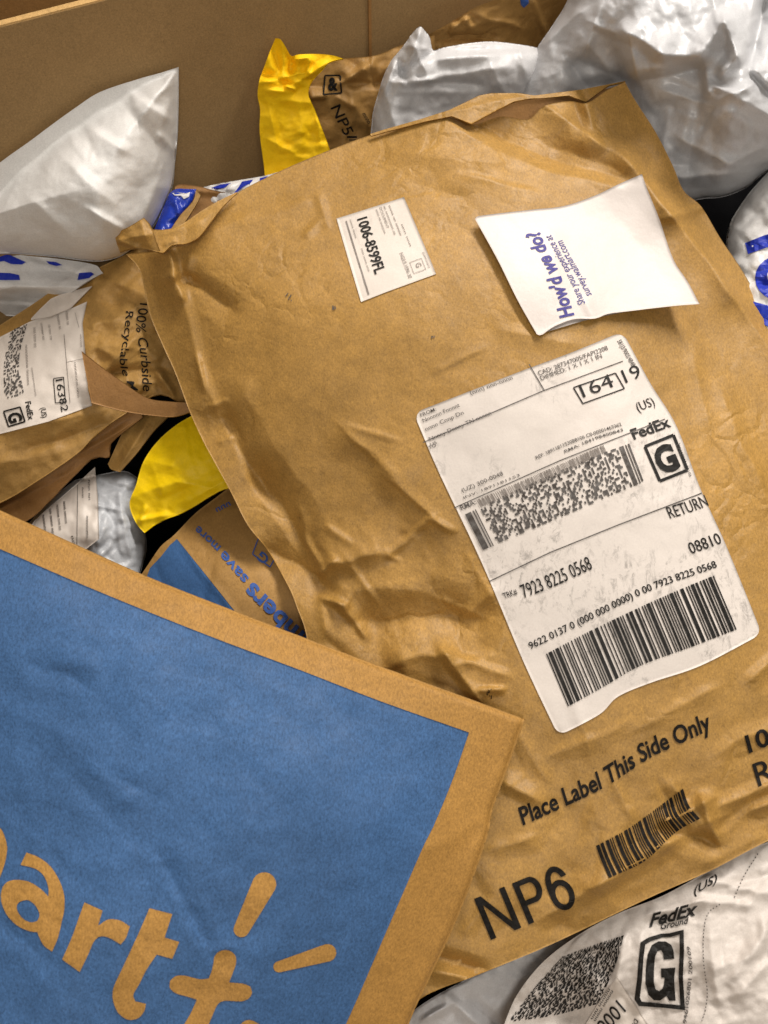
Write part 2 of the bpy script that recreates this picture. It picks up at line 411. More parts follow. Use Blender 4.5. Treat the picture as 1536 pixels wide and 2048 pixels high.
def cut2d(V, F, s):
    bm = bmesh.new(); vs = [bm.verts.new((p[0], p[1], 0)) for p in V]
    for f in F:
        try: bm.faces.new([vs[i] for i in f])
        except ValueError: pass
    for ax in (0, 1):
        lo, hi = V[:, ax].min(), V[:, ax].max(); k = lo+s*.37
        while k < hi:
            co = [0, 0, 0]; co[ax] = k; no = [0, 0, 0]; no[ax] = 1
            bmesh.ops.bisect_plane(bm, geom=bm.verts[:]+bm.edges[:]+bm.faces[:], plane_co=co, plane_no=no, dist=1e-4)
            k += s
    bm.verts.index_update()
    V2 = np.array([v.co[:2] for v in bm.verts]); F2 = [[v.index for v in f.verts] for f in bm.faces]; bm.free()
    return V2, F2
def printed(name, items, surf, mat, parent, off=.0005, cut=0, mapping=None):
    if name == 'lettering' and len(items) > 1:
        ln = [i for i in items if isinstance(i[1], LF)]
        for i in items:
            if not isinstance(i[1], LF): printed(name, [i], surf, mat, parent, off, cut, mapping)
        if ln: printed('ruled_lines', ln, surf, mat, parent, off, cut, mapping)
        return
    V, F = join2d(items)
    if cut: V, F = cut2d(V, F, cut)
    px, py = (V[:, 0], V[:, 1]) if mapping is None else mapping(V[:, 0], V[:, 1])
    P = unproj(px, py, surf(px, py)+off)
    # faces towards the camera
    F2 = []
    nrm = 0
    for f in F:
        a, b, c = (P[f[0]], P[f[1]], P[f[2]])
        if np.cross(b-a, c-a) @ (CAM-a) < 0: f = f[::-1]
        F2.append(f)
    return emit(name, P, F2, mat, parent, smooth=False)
def capsule(a, b, ra, rb, n=9):
    a = np.array(a, float); b = np.array(b, float); t = math.atan2(*(b-a)[::-1]); out = []
    for i in range(n): q = t+math.pi/2+math.pi*i/(n-1); out.append(a+ra*np.array([math.cos(q), math.sin(q)]))
    for i in range(n): q = t-math.pi/2+math.pi*i/(n-1); out.append(b+rb*np.array([math.cos(q), math.sin(q)]))
    return out
def bars(x0, x1, y0, y1, seed, n, mapping=None, rows=4, fill=.5):
    R = random.Random(seed); ws = [R.choice((1, 1, 2, 3)) for _ in range(n)]; gs = [R.choice((1, 1, 2)) for _ in range(n)]
    tot = sum(ws)+sum(gs); x = x0; k = (x1-x0)/tot; out = []
    for a, g in zip(ws, gs):
        out.append(rect2d(x, y0, x+a*k, y1, rows)); x += (a+g)*k
    return out
def cells(x0, x1, y0, y1, nx, ny, seed, p=.5, keep=None):
    R = random.Random(seed); out = []; dx = (x1-x0)/nx; dy = (y1-y0)/ny
    for j in range(ny):
        i = 0
        while i < nx:
            if R.random() < p:
                w_ = R.choice((1, 1, 2, 3)); w_ = min(w_, nx-i)
                if keep is None or keep((i+.5)/nx, (j+.5)/ny): out.append(rect2d(x0+i*dx, y0+j*dy, x0+(i+w_)*dx, y0+(j+1)*dy))
                i += w_
            i += 1
    return out

# ------------------------------------------------------------------ the carton
A0 = unproj(440, 392, -.045)
def wall_hit(px, py, psi):
    nw = np.array([math.sin(psi), -math.cos(psi), 0]); r = ray(px, py)
    t = (nw @ (A0-CAM))/(r @ nw); return CAM+t[..., None]*r
def edge_err(psi):
    H = wall_hit(0, 55, psi)[2]; r = ray(215, 0)
    nw = np.array([math.sin(psi), -math.cos(psi), 0]); return wall_hit(215, 0, psi)[2]-H
lo, hi = math.radians(-20), math.radians(75)
e0 = edge_err(lo)
for _ in range(50):
    mid = (lo+hi)/2
    if edge_err(mid)*e0 > 0: lo = mid
    else: hi = mid
PSI = (lo+hi)/2; HTOP = float(wall_hit(0, 55, PSI)[2])
print('psi', math.degrees(PSI), 'htop', HTOP, 'cam', CAM)
def wall_h(px, py):
    px = np.asarray(px, float); py = np.asarray(py, float)
    P = wall_hit(px, py, PSI); return (P-P0) @ NP_
WD = np.array([math.cos(PSI), math.sin(PSI), 0]); WN = np.array([math.sin(PSI), -math.cos(PSI), 0])
def in_front(margin): return lambda px, py: wall_h(px, py)+margin/1000

def boxmesh(o, ax, ay, sx, sy, z0, z1, bow=0, n=24):
    """upright slab: o = corner, ax along, ay through the thickness"""
    V = []; F = []
    for i in range(n+1):
        t = i/n; b = ay*bow*math.sin(t*math.pi*2.2)
        for (q, z) in ((0, z0), (sy, z0), (sy, z1), (0, z1)):
            V.append(o+ax*sx*t+ay*q+np.array([0, 0, z])+b)
        if i:
            k = 4*i
            for a in range(4):
                c = (a+1) % 4; F.append([k-4+a, k-4+c, k+c, k+a])
    F += [[3, 2, 1, 0], [4*n, 4*n+1, 4*n+2, 4*n+3]]
    return np.array(V), F
def world_thing(name, label, cat, loc):
    o = bpy.data.objects.new(name, None); COL.objects.link(o); o.location = loc; o['label'] = label; o['category'] = cat
    ORI[o.name] = np.array(loc, float); return o
WT = .005
Z0 = 0.0
c0 = A0-WD*.75; c0[2] = 0
carton = world_thing('cardboard_box', 'big open brown corrugated cardboard box that holds the whole heap of mailers', 'cardboard box', c0)
def slab(name, o, ax, ay, sx, sy, z0, z1, mat, parent, bow=0):
    V, F = boxmesh(o, ax, ay, sx, sy, z0, z1, bow); return emit(name, V, F, mat, parent, smooth=False)
LX, LY = 1.35, 1.15
slab('wall_panel', c0, WD, -WN, LX, WT, Z0, HTOP, BOARD, carton)
slab('cut_edge', c0-WN*.0004, WD, -WN, LX, WT-.0008, HTOP, HTOP+.0007, BOARD_EDGE, carton)
slab('wall_panel', c0+WN*.0, WN, WD*-1, LY, WT, Z0, HTOP, BOARD, carton)
slab('wall_panel', c0+WD*LX, WN, WD, LY, WT, Z0, HTOP, BOARD, carton)
slab('wall_panel', c0+WN*LY, WD, WN, LX, WT, Z0, HTOP-.25, BOARD, carton)
Vb = [c0-WD*.004+WN*-.004, c0+WD*(LX+.004)+WN*-.004, c0+WD*(LX+.004)+WN*(LY+.004), c0-WD*.004+WN*(LY+.004)]
emit('bottom_panel', [v-np.array([0, 0, .002]) for v in Vb]+[v-np.array([0, 0, .008]) for v in Vb],
     [[0, 1, 2, 3], [7, 6, 5, 4], [0, 4, 5, 1], [1, 5, 6, 2], [2, 6, 7, 3], [3, 7, 4, 0]], BOARD, carton, smooth=False)
# vertical score line pressed into the back panel, right of the yellow mailer
q0 = wall_hit(736, 60, PSI)
slab('score_line', np.array([q0[0], q0[1], 0])+WN*.0003, WD, WN, .0016, .0006, .2, HTOP-.0004, KRAFT_D, carton)
# neighbouring box behind, seen over the edge at the top left
c1 = c0-WN*.06-WD*.15
other = world_thing('cardboard_box', 'darker brown box wall just beyond the rim at the top left corner', 'cardboard box', c1)
slab('wall_panel', c1, WD, -WN, 1.3, WT, Z0, HTOP+.16, KRAFT_D, other)
slab('wall_panel', c1, -WN, WD, .6, WT, Z0, HTOP+.16, KRAFT_D, other)
slab('wall_panel', c1+WD*1.3, -WN, -WD, .6, WT, Z0, HTOP+.16, KRAFT_D, other)
fl = bpy.data.meshes.new('floor'); fl.from_pydata([(-6, -6, -.012), (6, -6, -.012), (6, 6, -.012), (-6, 6, -.012)], [], [[0, 1, 2, 3]])
fo = bpy.data.objects.new('floor', fl); COL.objects.link(fo); fo['kind'] = 'structure'
fl.materials.append(paper('concrete', (120, 116, 108), mott=.15, dirt=.3, rough=.8))

# ------------------------------------------------------------------ large kraft mailer with the shipping label
t = thing('paper_mailer', 'large wrinkled kraft mailer marked NP6 with a long white shipping label', 'mailer', 900, 1100, -15)
npS = Surf([(252, 508, -4), (345, 497, 6), (472, 386, 4), (720, 275, 5), (900, 232, 12), (1060, 240, 7), (1250, 165, 8), (1310, 260, 5), (1400, 430, -1),
            (1500, 570, -8), (1700, 1000, -8), (1330, 440, 4), (850, 550, 26), (600, 600, 20), (450, 550, 11), (1150, 500, 23), (1230, 900, 22), (1000, 1000, 20),
            (720, 900, 15), (560, 860, 8), (480, 900, 1), (400, 870, -6), (520, 1090, -8), (640, 1160, -3), (800, 1240, 2), (620, 1290, -6), (900, 1350, 3),
            (1100, 1500, 6), (1300, 1500, 8), (1250, 1700, 3), (1000, 1800, 2), (850, 1990, -5), (1536, 1680, 0), (1100, 1890, -5), (1400, 1300, 15),
            (1900, 1500, -4), (700, 1900, -14), (480, 1500, -14), (1480, 900, 8), (330, 650, -5)],
    fold=[(a, b, c, d, e*(1.3 if abs(e) > 1.9 and b > 780 else 1), f, g) for a, b, c, d, e, f, g in [  # pleats, creases and dents read off the picture
        (880, 216, 1010, 292, 2.4, 9, 150), (985, 278, 1120, 336, 2.4, 9, 150), (1095, 326, 1250, 368, 2.2, 9, 120), (900, 228, 1010, 292, -4.4, 100, 14), (985, 278, 1120, 336, -4.6, 100, 14), (1095, 326, 1235, 364, -3.6, 70, 12),
        (1088, 212, 1195, 285, 2.5, 24, 60), (1175, 264, 1270, 334, 3, 30, 80), (1250, 318, 1345, 432, 4.6, 40, 90), (1325, 412, 1470, 590, 4.6, 40, 90), (1445, 562, 1590, 770, 4, 40, 90),
        (1250, 318, 1345, 432, 1.6, 6, 40), (1325, 412, 1470, 590, 1.6, 6, 40), (1445, 562, 1590, 770, 1.4, 6, 40), (1088, 212, 1195, 285, 1.2, 6, 40),
        (1150, 200, 1170, 262, -2.5, 20, 26), (1170, 205, 1185, 250, 1.8, 14, 16), (1100, 290, 1240, 345, -1.6, 26, 26), (1330, 438, 1402, 415, 1.8, 14, 14),
        (800, 300, 1000, 322, 1.6, 30, 44), (935, 352, 1060, 380, 1.5, 10, 34), (830, 370, 930, 400, -1.2, 26, 30), (640, 395, 655, 450, 1.2, 12, 16), (610, 470, 640, 440, 1.3, 10, 14), (500, 440, 620, 400, 1.2, 30, 36),
        # left gusset
        (340, 500, 347, 560, 5, 14, 46), (345, 550, 368, 596, 3.4, 16, 46), (362, 585, 402, 740, 2.0, 20, 50), (398, 730, 440, 830, 1.7, 18, 46), (436, 820, 500, 970, 1.2, 18, 46), (495, 960, 590, 1100, 1.2, 18, 46),
        (395, 715, 408, 775, 1.2, 8, 10), (418, 815, 452, 800, 1.4, 8, 12), (440, 885, 470, 872, 1.2, 10, 14),
        (372, 548, 465, 612, -3.6, 34, 40), (352, 560, 392, 566, -2.6, 18, 16), (384, 512, 374, 545, 1.6, 16, 12), (420, 470, 500, 430, 1.2, 20, 40),
        # dark band and the crushed area at the lower left
        (440, 820, 530, 975, -5.5, 62, 110), (520, 950, 610, 1105, -5.5, 62, 100), (500, 770, 470, 830, 1.5, 30, 40),
        (690, 860, 790, 960, 2.0, 130, 50), (770, 950, 890, 1055, 2.0, 130, 46), (690, 860, 790, 960, .7, 20, 7), (770, 950, 890, 1055, .7, 20, 7), (700, 852, 790, 878, .8, 10, 12),
        (535, 1092, 655, 1165, -5, 54, 60), (650, 1124, 765, 1108, 3.4, 80, 32), (640, 1146, 668, 1120, 2.4, 10, 14), (610, 1080, 650, 1148, 2.0, 12, 30), (655, 1055, 700, 1085, 1.2, 10, 14), (600, 1020, 615, 1080, 1.2, 16, 12),
        (725, 1258, 945, 1240, -6.5, 72, 150), (690, 1172, 840, 1190, 2.2, 60, 60), (925, 1240, 990, 1180, 1.6, 20, 16), (700, 1130, 750, 1200, 1.2, 10, 14),
        (645, 1195, 690, 1212, 2.2, 12, 12), (672, 1205, 730, 1268, 2.4, 30, 12), (640, 1200, 655, 1260, 1.2, 16, 16), (690, 1225, 700, 1190, 1, 8, 8),
        (780, 1108, 862, 1038, 1.7, 12, 13), (858, 1036, 908, 1060, 1.3, 12, 10), (775, 1110, 800, 1120, 1.0, 8, 8), (800, 1070, 850, 1062, -.8, 14, 14),
        (795, 1334, 895, 1306, 5.5, 110, 60), (886, 1304, 962, 1400, 4.2, 90, 16), (900, 1308, 1005, 1350, 2.2, 16, 30), (960, 1380, 1005, 1378, 2.2, 8, 12), (970, 1395, 985, 1375, 1.6, 8, 8), (905, 1330, 985, 1312, 1.5, 16, 20),
        (660, 1285, 720, 1340, -1.6, 18, 22), (880, 1195, 960, 1230, .8, 10, 10), (940, 1120, 990, 1200, .8, 14, 18), (1010, 660, 1150, 690, .9, 20, 30), (1390, 715, 1420, 860, 1.2, 24, 24), (1450, 800, 1540, 1010, 2.2, 26, 60), (960, 700, 870, 745, .7, 8, 14),
        # lower part with the printed barcode
        (1325, 1645, 1420, 1598, 3.6, 24, 40), (1400, 1598, 1442, 1690, 3.2, 26, 22), (1440, 1690, 1330, 1660, -2.6, 22, 22), (1450, 1605, 1570, 1560, 2.6, 24, 26),
        (1180, 1775, 1335, 1692, 2.8, 40, 26), (1080, 1835, 1220, 1760, 2, 34, 26), (1300, 1702, 1440, 1632, 2.2, 30, 20), (1500, 1620, 1610, 1580, 2.8, 16, 24),
        (1005, 1560, 1075, 1602, 2.6, 34, 22), (980, 1700, 1065, 1680, 1.8, 20, 30), (865, 1942, 985, 1966, 3.0, 20, 26), (850, 1902, 960, 1935, -3.2, 24, 26), (930, 1860, 985, 1800, 1.2, 20, 24),
        (1440, 1500, 1570, 1440, 1.8, 26, 34), (1100, 1512, 1250, 1450, 1.2, 16, 30), (1280, 1452, 1425, 1382, 1.6, 18, 34), (1150, 1400, 1180, 1520, .9, 18, 22),
        (1225, 1560, 1262, 1645, 1.2, 20, 20), (1320, 1570, 1372, 1655, -1.4, 14, 14), (1345, 1570, 1395, 1640, 1.2, 8, 10), (1500, 1360, 1570, 1300, 2, 18, 30), (1040, 1470, 1090, 1560, 1.2, 20, 24)]]
    + crumple(5, 16, (840, 1480, 1600, 1960), (.2, .6), (50, 160), (8, 24), -.4, .7),
    facets=((.7, 170, None), (.16, 50, None), (.7, 100, (760, 1240, 300, 230)), (.28, 34, (700, 1200, 240, 190)), (1.3, 100, (1240, 1720, 460, 210)), (.4, 40, (1280, 1720, 420, 200)), (.25, 36, (1050, 290, 330, 130))),
    noise=(.5, 160), fine=.06)
npP = Patch(top=[(252, 508), (300, 503), (335, 500), (347, 493), (372, 490), (395, 472), (435, 427), (472, 388), (535, 354), (620, 316), (720, 277), (800, 252), (890, 232), (905, 230), (945, 249), (1000, 233),
                 (1057, 238), (1088, 212), (1140, 202), (1173, 206), (1215, 180), (1250, 164)],
            bottom=[(640, 2120), (760, 2060), (850, 1992), (950, 1952), (1100, 1890), (1300, 1795), (1420, 1742), (1536, 1682), (1700, 1610), (1880, 1530)],
            left=[(252, 508), (276, 535), (287, 570), (300, 630), (325, 690), (350, 745), (378, 820), (405, 880), (432, 930), (462, 985), (495, 1050), (535, 1100), (575, 1170), (592, 1210), (615, 1290), (610, 1500), (620, 1800), (640, 2120)],
            right=[(1250, 164), (1270, 200), (1310, 262), (1345, 330), (1368, 382), (1402, 412), (1440, 475), (1490, 550), (1540, 645), (1660, 900), (1780, 1200), (1880, 1530)])
sheet('body', npP, npS, KRAFT, t, step=4, sag=.012, bstep=4)
# back panel inside the open mouth, rolled lip and torn strip
bpS = Surf([(800, 250, -2), (1000, 195, -1), (1250, 166, -2), (1000, 330, -16), (1250, 330, -16), (1050, 230, -7)], noise=(.6, 60))
sheet('back_panel', Patch([(870, 240), (960, 200), (1040, 193), (1160, 188), (1244, 170)], [(900, 330), (1250, 330)], [(870, 240), (900, 330)], [(1244, 170), (1250, 330)]), bpS, KRAFT_D, t, step=6)
lipS = Surf([(760, 262, 9), (903, 226, 15), (960, 205, 13), (1040, 195, 11), (1160, 185, 6), (1250, 163, 0), (950, 245, 16), (1030, 204, 14), (1173, 203, 6)],
            fold=[(905, 224, 1060, 188, 1.2, 10, 14), (1160, 180, 1172, 204, -1.5, 12, 12)]+crumple(9, 14, (760, 165, 1250, 250), (.2, .7), (30, 80), (6, 16)), noise=(.5, 70))
sheet('rolled_lip', Patch([(740, 268), (768, 259), (835, 240), (898, 220), (958, 191), (983, 186), (1038, 186), (1068, 191), (1163, 179), (1250, 162)],
                          [(742, 272), (770, 264), (850, 243), (904, 232), (943, 248), (983, 226), (1028, 203), (1060, 197), (1088, 196), (1138, 191), (1172, 204), (1215, 172), (1251, 164)],
                          [(740, 268), (742, 272)], [(1250, 162), (1251, 164)], smooth=False), lipS, KRAFT, t, step=4, sag=.0006)
flS = Surf([(305, 460, 12), (350, 455, 14), (410, 420, 13), (470, 386, 9), (325, 503, 15), (380, 482, 16), (440, 425, 15)], fold=[(330, 470, 400, 440, 1.4, 14, 18), (330, 490, 350, 480, 1.5, 8, 10)], noise=(.8, 50))
sheet('torn_lip', Patch([(303, 458), (322, 459), (345, 456), (372, 443), (405, 420), (440, 400), (474, 384)], [(312, 502), (327, 505), (345, 490), (368, 488), (385, 482), (400, 472), (425, 440), (445, 414), (474, 386)],
                        [(303, 458), (308, 480), (312, 502)], [(474, 384), (474, 386)]), flS, KRAFT, t, step=3, sag=.0006)
cfS = Surf([(232, 465, 14), (290, 436, 20), (318, 500, 16), (240, 505, 8), (270, 470, 20)], fold=[(235, 482, 275, 497, 2.2, 12, 6), (280, 440, 300, 490, 1.5, 14, 14), (236, 482, 300, 470, 1.5, 12, 12)], noise=(.6, 40))
sheet('folded_corner', Patch([(229, 466), (255, 455), (275, 443), (288, 435)], [(240, 505), (252, 500), (275, 497), (300, 500), (322, 506)], [(229, 466), (233, 485), (240, 505)], [(288, 435), (302, 452), (310, 475), (322, 506)]), cfS, KRAFT, t, step=3, sag=.0006)
# printing on the mailer
def big(pts): return [(982+x*176-34*y, 1880-x*72-82*y) for x, y in pts]
def arc(cx, cy, rx, ry, a0, a1, n=14): return [(cx+rx*math.cos(math.radians(a0+(a1-a0)*k/n)), cy+ry*math.sin(math.radians(a0+(a1-a0)*k/n))) for k in range(n+1)]
printed('lettering', [poly2d(big([(0, 0), (.062, 0), (.062, .80), (.27, 0), (.345, 0), (.345, 1), (.283, 1), (.283, .20), (.075, 1), (0, 1)]))], npS, BLACKK, t, cut=9)
printed('lettering', [poly2d(big([(.43, 0), (.492, 0), (.492, .41)]+arc(.60, .705, .105, .295, -90, 90)+[(.43, 1)]), [big([(.492, .53)]+arc(.595, .705, .048, .175, -90, 90)+[(.492, .88)])])], npS, BLACKK, t, cut=9)
six = arc(.875, .33, .125, .355, 130, -180, 26)+[(.748, .50), (.752, .60)]+arc(.875, .60, .122, .42, 180, 20, 16)+[(.938, .72)]+arc(.875, .62, .064, .26, 25, 160, 10)+[(.812, .58)]
printed('lettering', [poly2d(big(arc(.875, .33, .125, .355, 118, -180, 26)+[(.748, .45)]+arc(.877, .55, .127, .46, 175, 22, 18)+[(.936, .71)]+arc(.877, .62, .060, .26, 20, 165, 10)+[(.812, .60)]), [big(arc(.875, .33, .066, .225, 0, 345, 20))])], npS, BLACKK, t, cut=9)
def along(s, pts, hv, weight=0, shear=0):
    V, F = glyphs(s, weight, 3, shear); global CAPH
    if CAPH is None: CAPH = glyphs('H')[0][:, 1].max()
    x = (V[:, 0]-V[:, 0].min())/(V[:, 0].max()-V[:, 0].min()); y = V[:, 1]/CAPH; Q = resample(pts, 100)
    k = np.linspace(0, 1, 100); b = np.stack([np.interp(x, k, Q[:, i]) for i in (0, 1)], -1)
    return b+y[:, None]*np.array(hv), F
printed('lettering', [along('Place Label This Side Only', [(1046, 1650), (1130, 1612), (1210, 1573), (1300, 1515), (1360, 1487), (1424, 1457)], (-10, -33), .022)], npS, BLACKK, t, cut=10)
for it in (text2d('100%', (1498, 1506), (110, -44), (-9, -33), .02), text2d('Recyclable', (1517, 1573), (270, -110), (-13, -44), .004)): printed('lettering', [it], npS, BLACKK, t, cut=10)
printed('lettering', [text2d('6', (858, 1915), (14, -4), (-2, -15), .02)], npS, BLACKK, t)
bcP = Patch([(1192, 1692), (1260, 1655), (1330, 1604), (1368, 1576)], [(1218, 1756), (1290, 1722), (1350, 1666), (1402, 1636)], [(1192, 1692), (1203, 1722), (1218, 1756)], [(1368, 1576), (1380, 1610), (1402, 1636)])
printed('barcode', bars(0, 1, 0, 1, 11, 30, rows=7), npS, BLACKK, t, mapping=bcP)
# smears of blue ink on the kraft
R = random.Random(2)
for (cx, cy, s) in ((582, 592, 9), (668, 612, 5), (866, 672, 5), (980, 1385, 9), (1188, 1640, 0)):
    if not s: continue
    it = []
    for k in range(7):
        a = R.uniform(-.9, .3); l = R.uniform(.3, 1)*s; x = cx+R.uniform(-s, s)*.7; y = cy+R.uniform(-s, s)*.8
        it.append(line2d((x, y), (x+l*math.cos(a+2), y+l*math.sin(a+2)), R.uniform(.8, 2), 2))
    o = printed('ink_smear', it, npS, FADED if cy < 1000 else BLACKK, t)

def box_(pts, w_): return [line2d(pts[i], pts[(i+1) % len(pts)], w_, 3) for i in range(len(pts))]
# ---- long white shipping label
lbP = Patch([(827, 826), (930, 786), (1040, 743), (1140, 706), (1245, 663)], [(1117, 1472), (1200, 1428), (1235, 1394), (1300, 1366), (1400, 1332), (1524, 1268)],
            [(827, 826), (878, 945), (945, 1085), (985, 1175), (1050, 1330), (1117, 1472)], [(1245, 663), (1300, 765), (1352, 850), (1400, 975), (1452, 1090), (1524, 1268)])
lab = sheet('shipping_label', lbP, npS, LABEL, t, step=6, off=.0005, thick=.0003, back=False, corner=20)
L = lambda *a, **k: printed(*a, parent=lab, off=.0009, mapping=lbP, **k)
def lt(s, x, y, wd, ht, weight=0): return text2d(s, (x, y), (wd, 0), (0, -ht), weight)
HV = np.array([-.40, -.915])
def on(s_, a, b, h_, w_=0): return text2d(s_, a, (b[0]-a[0], b[1]-a[1]), tuple(HV*h_), w_)
def onc(s_, pts, h_, w_=0): return along(s_, pts, tuple(HV*h_), w_)
pl = dict(off=.0009)
printed('lettering', [on('164', (1167, 795), (1230, 772), 27, .0), on('19', (1252, 766), (1285, 753), 27, .0), on('(US)', (1277, 823), (1311, 810), 18, .0), onc('FedEx', [(1268, 879), (1305, 866), (1343, 852)], 21, .025),
    onc('RETURN', [(1341, 1037), (1380, 1025), (1418, 1011)], 24, .0), onc('08810', [(1383, 1108), (1445, 1086)], 23, .004), onc('7923 8225 0568', [(1049, 1196), (1115, 1170), (1186, 1137)], 27, .004), on('TRK#', (1009, 1198), (1036, 1188), 12, .004),
    onc('9622 0137 0 (000 000 0000) 0 00 7923 8225 0568', [(1061, 1299), (1200, 1231), (1300, 1182), (1435, 1134)], 14, .012)]
    + box_([(1147, 775), (1231, 746), (1249, 777), (1166, 807)], 2.4), npS, BLACK, lab, **pl)
printed('lettering', [on('CAD: 287347005/FAPI2208', (1078, 751), (1217, 699), 9), on('DIMMED: 1 X 1 X 1 IN', (1083, 761), (1205, 715), 9), on('FROM:', (842, 834), (873, 821), 7, .004), on('Nnnnnn Fnnnnt', (847, 845), (920, 813), 8),
    on('nnnn Cnnp Dn', (852, 862), (928, 828), 8), on('Nnnny Dnnny TN nnnnn', (860, 882), (983, 829), 8), on('US', (862, 892), (874, 887), 6), on('(nnn) nnn-nnnn', (942, 790), (1026, 758), 8), on('TO', (859, 899), (873, 893), 7, .006),
    onc('REF: 18911811530B8106 C0-00001463362', [(1073, 919), (1150, 884), (1244, 851)], 7, .006), onc('RMA: 184198400843', [(1130, 906), (1190, 880), (1247, 862)], 6, .006), on('(UZ) 300-0048', (925, 985), (1007, 950), 8),
    on('INV: 1891181153', (928, 998), (1040, 952), 5), on('RMA:', (923, 1021), (953, 1008), 10, .006)], npS, FADED, lab, **pl)
printed('ruled_lines', [line2d((846, 885), (1085, 782), 1.8, 10), line2d((1085, 782), (1246, 722), 1.8, 8), line2d((1058, 728), (1089, 781), 1.8, 3), line2d((908, 1016), (1120, 921), 1.8, 10), line2d((1120, 921), (1330, 838), 1.8, 10),
    line2d((978, 1163), (1100, 1105), 2, 6), line2d((1100, 1105), (1236, 1050), 2, 6), line2d((1236, 1050), (1404, 986), 2, 8)], npS, FADED, lab, **pl)
def strip(a, b, c, d): return Patch([a, b], [d, c], [a, d], [b, c], smooth=False)
printed('barcode', bars(0, 1, 0, 1, 21, 62, rows=1), npS, LIGHTI, lab, off=.0009, mapping=Patch([(953, 1000), (1080, 946), (1208, 889)], [(961, 1014), (1088, 962), (1214, 903)], [(953, 1000), (961, 1014)], [(1208, 889), (1214, 903)]))
c2 = Patch([(930, 1029), (1000, 995), (1100, 950), (1200, 908), (1262, 886)], [(966, 1100), (1050, 1066), (1140, 1028), (1240, 985), (1292, 964)], [(930, 1029), (966, 1100)], [(1262, 886), (1292, 964)])
printed('barcode', cells(.09, .92, 0, .98, 84, 18, 5, .46)+[rect2d(.0, 0, .035, 1, 4), rect2d(.045, 0, .052, 1, 4), rect2d(.06, 0, .066, 1, 4), rect2d(.93, 0, .955, .98, 4), rect2d(.965, 0, .972, .98, 4), rect2d(.98, 0, .99, .95, 4)], npS, FADED, lab, off=.0009, mapping=c2)
b3 = Patch([(1092, 1308), (1180, 1262), (1320, 1196), (1430, 1150)], [(1136, 1413), (1200, 1378), (1280, 1332), (1380, 1295), (1476, 1258)], [(1092, 1308), (1136, 1413)], [(1430, 1150), (1476, 1258)])
printed('barcode', bars(0, 1, 0, 1, 31, 52, rows=6), npS, BLACK, lab, off=.0009, mapping=b3)
printed('service_mark', box_([(1290, 893), (1347, 870), (1375, 940), (1320, 962)], 6)+[on('G', (1322, 948), (1362, 933), 50, .05)], npS, BLACK, lab, **pl)
printed('lettering', [text2d('J251023051301uv', (1358, 886), (26, 66), (-7, 3), .0), text2d('581J3/9005/4B4B', (1234, 682), (30, 52), (8, -4), .006)], npS, FADED, lab, **pl)
# ---- small square return sticker
skP = Patch([(673, 437), (740, 416), (808, 394)], [(722, 604), (770, 585), (872, 548)], [(673, 437), (697, 520), (722, 604)], [(808, 394), (840, 470), (862, 522), (872, 548)], smooth=False)
stk = sheet('return_sticker', skP, npS, LABEL2, t, step=6, off=.0005, thick=.0003, back=False)
def st_(s, x, y, len_, ht, w_=0): return text2d(s, (x, y), (0, len_), (ht, 0), w_)   # reads down the sticker
printed('lettering', [st_('1006-8599FL', .275, .08, .68, .14, .02)], npS, BLACK, stk, off=.0009, mapping=skP)
printed('lettering', [st_('nnnn nn nnnnnnn', .56, .04, .30, .035), st_('DOCUMENT', .62, .03, .26, .035), st_('nn nnnnnnnnn nn', .68, .03, .36, .035), st_('nnnn nn nnnnn', .75, .04, .38, .035), st_('nnn nnn', .82, .30, .28, .03),
                      st_('NGS:S.1S96-3E', .66, .62, .32, .045, .006), st_('nnnn nnnn', .17, .06, .22, .03), st_('nnn nnnn nnn', .20, .42, .28, .03), st_('(nnnnnnnn)', .94, .70, .2, .03), st_('G', .80, .80, .05, .07),
                      line2d((.12, .06), (.12, .95), .02, 5), rect2d(.74, .76, .745, .9), rect2d(.90, .76, .905, .9), rect2d(.74, .76, .905, .765), rect2d(.74, .9, .905, .905)], npS, LIGHTI, stk, off=.0009, mapping=skP)

# ------------------------------------------------------------------ folded white survey slip lying on the mailer
t = thing('paper_slip', 'folded white slip with indigo survey text lying on the large kraft mailer', 'slip', 1170, 520, 24)
slB = lambda px, py: npS(px, py)
slA = tps([(950, 438, 4), (1281, 349, 5), (1399, 608, 9), (1078, 668, 4), (1020, 550, 5.5), (1180, 520, 1.6), (1250, 500, 1.6), (1340, 480, 4), (1190, 637, 2.5), (1150, 640, 3.5), (1128, 413, 2)])
slF = folds([(1190, 640, 1170, 600, 1.2, 14, 20), (1120, 560, 1100, 470, .8, 30, 30)])
def slS(px, py): return slB(px, py)*0.6+np.full(np.shape(px), .4*.0245)+(slA(px, py)+slF(px, py))/1000
slP = Patch([(950, 438), (958, 432), (1066, 419), (1128, 412), (1190, 391), (1240, 367), (1284, 348)], [(1074, 669), (1083, 670), (1100, 658), (1119, 648), (1150, 638), (1190, 637), (1215, 628), (1252, 623), (1347, 612), (1399, 608)],
            [(950, 438), (995, 519), (1035, 600), (1074, 669)], [(1284, 348), (1293, 374), (1318, 436), (1347, 519), (1376, 564), (1399, 608)])
sl = sheet('upper_leaf', slP, slS, SLIP, t, step=6, thick=.0002, back=False)
lowP = Patch([(952, 440), (1128, 416), (1240, 372), (1278, 356)], [(1078, 668), (1100, 662), (1122, 655), (1190, 636), (1340, 606)], [(952, 440), (1078, 668)], [(1278, 356), (1312, 440), (1340, 606)])
def lowS(px, py): return np.maximum(slS(px, py)-.0016, npS(px, py)+.0004)
sheet('lower_leaf', lowP, lowS, SLIP, t, step=8, thick=.0002, back=False)
printed('lettering', [along("How'd we do?", [(1148, 630), (1118, 545), (1094, 500), (1078, 462)], (-27, 6), .03)], slS, INDIGO, sl, off=.0003, cut=12)
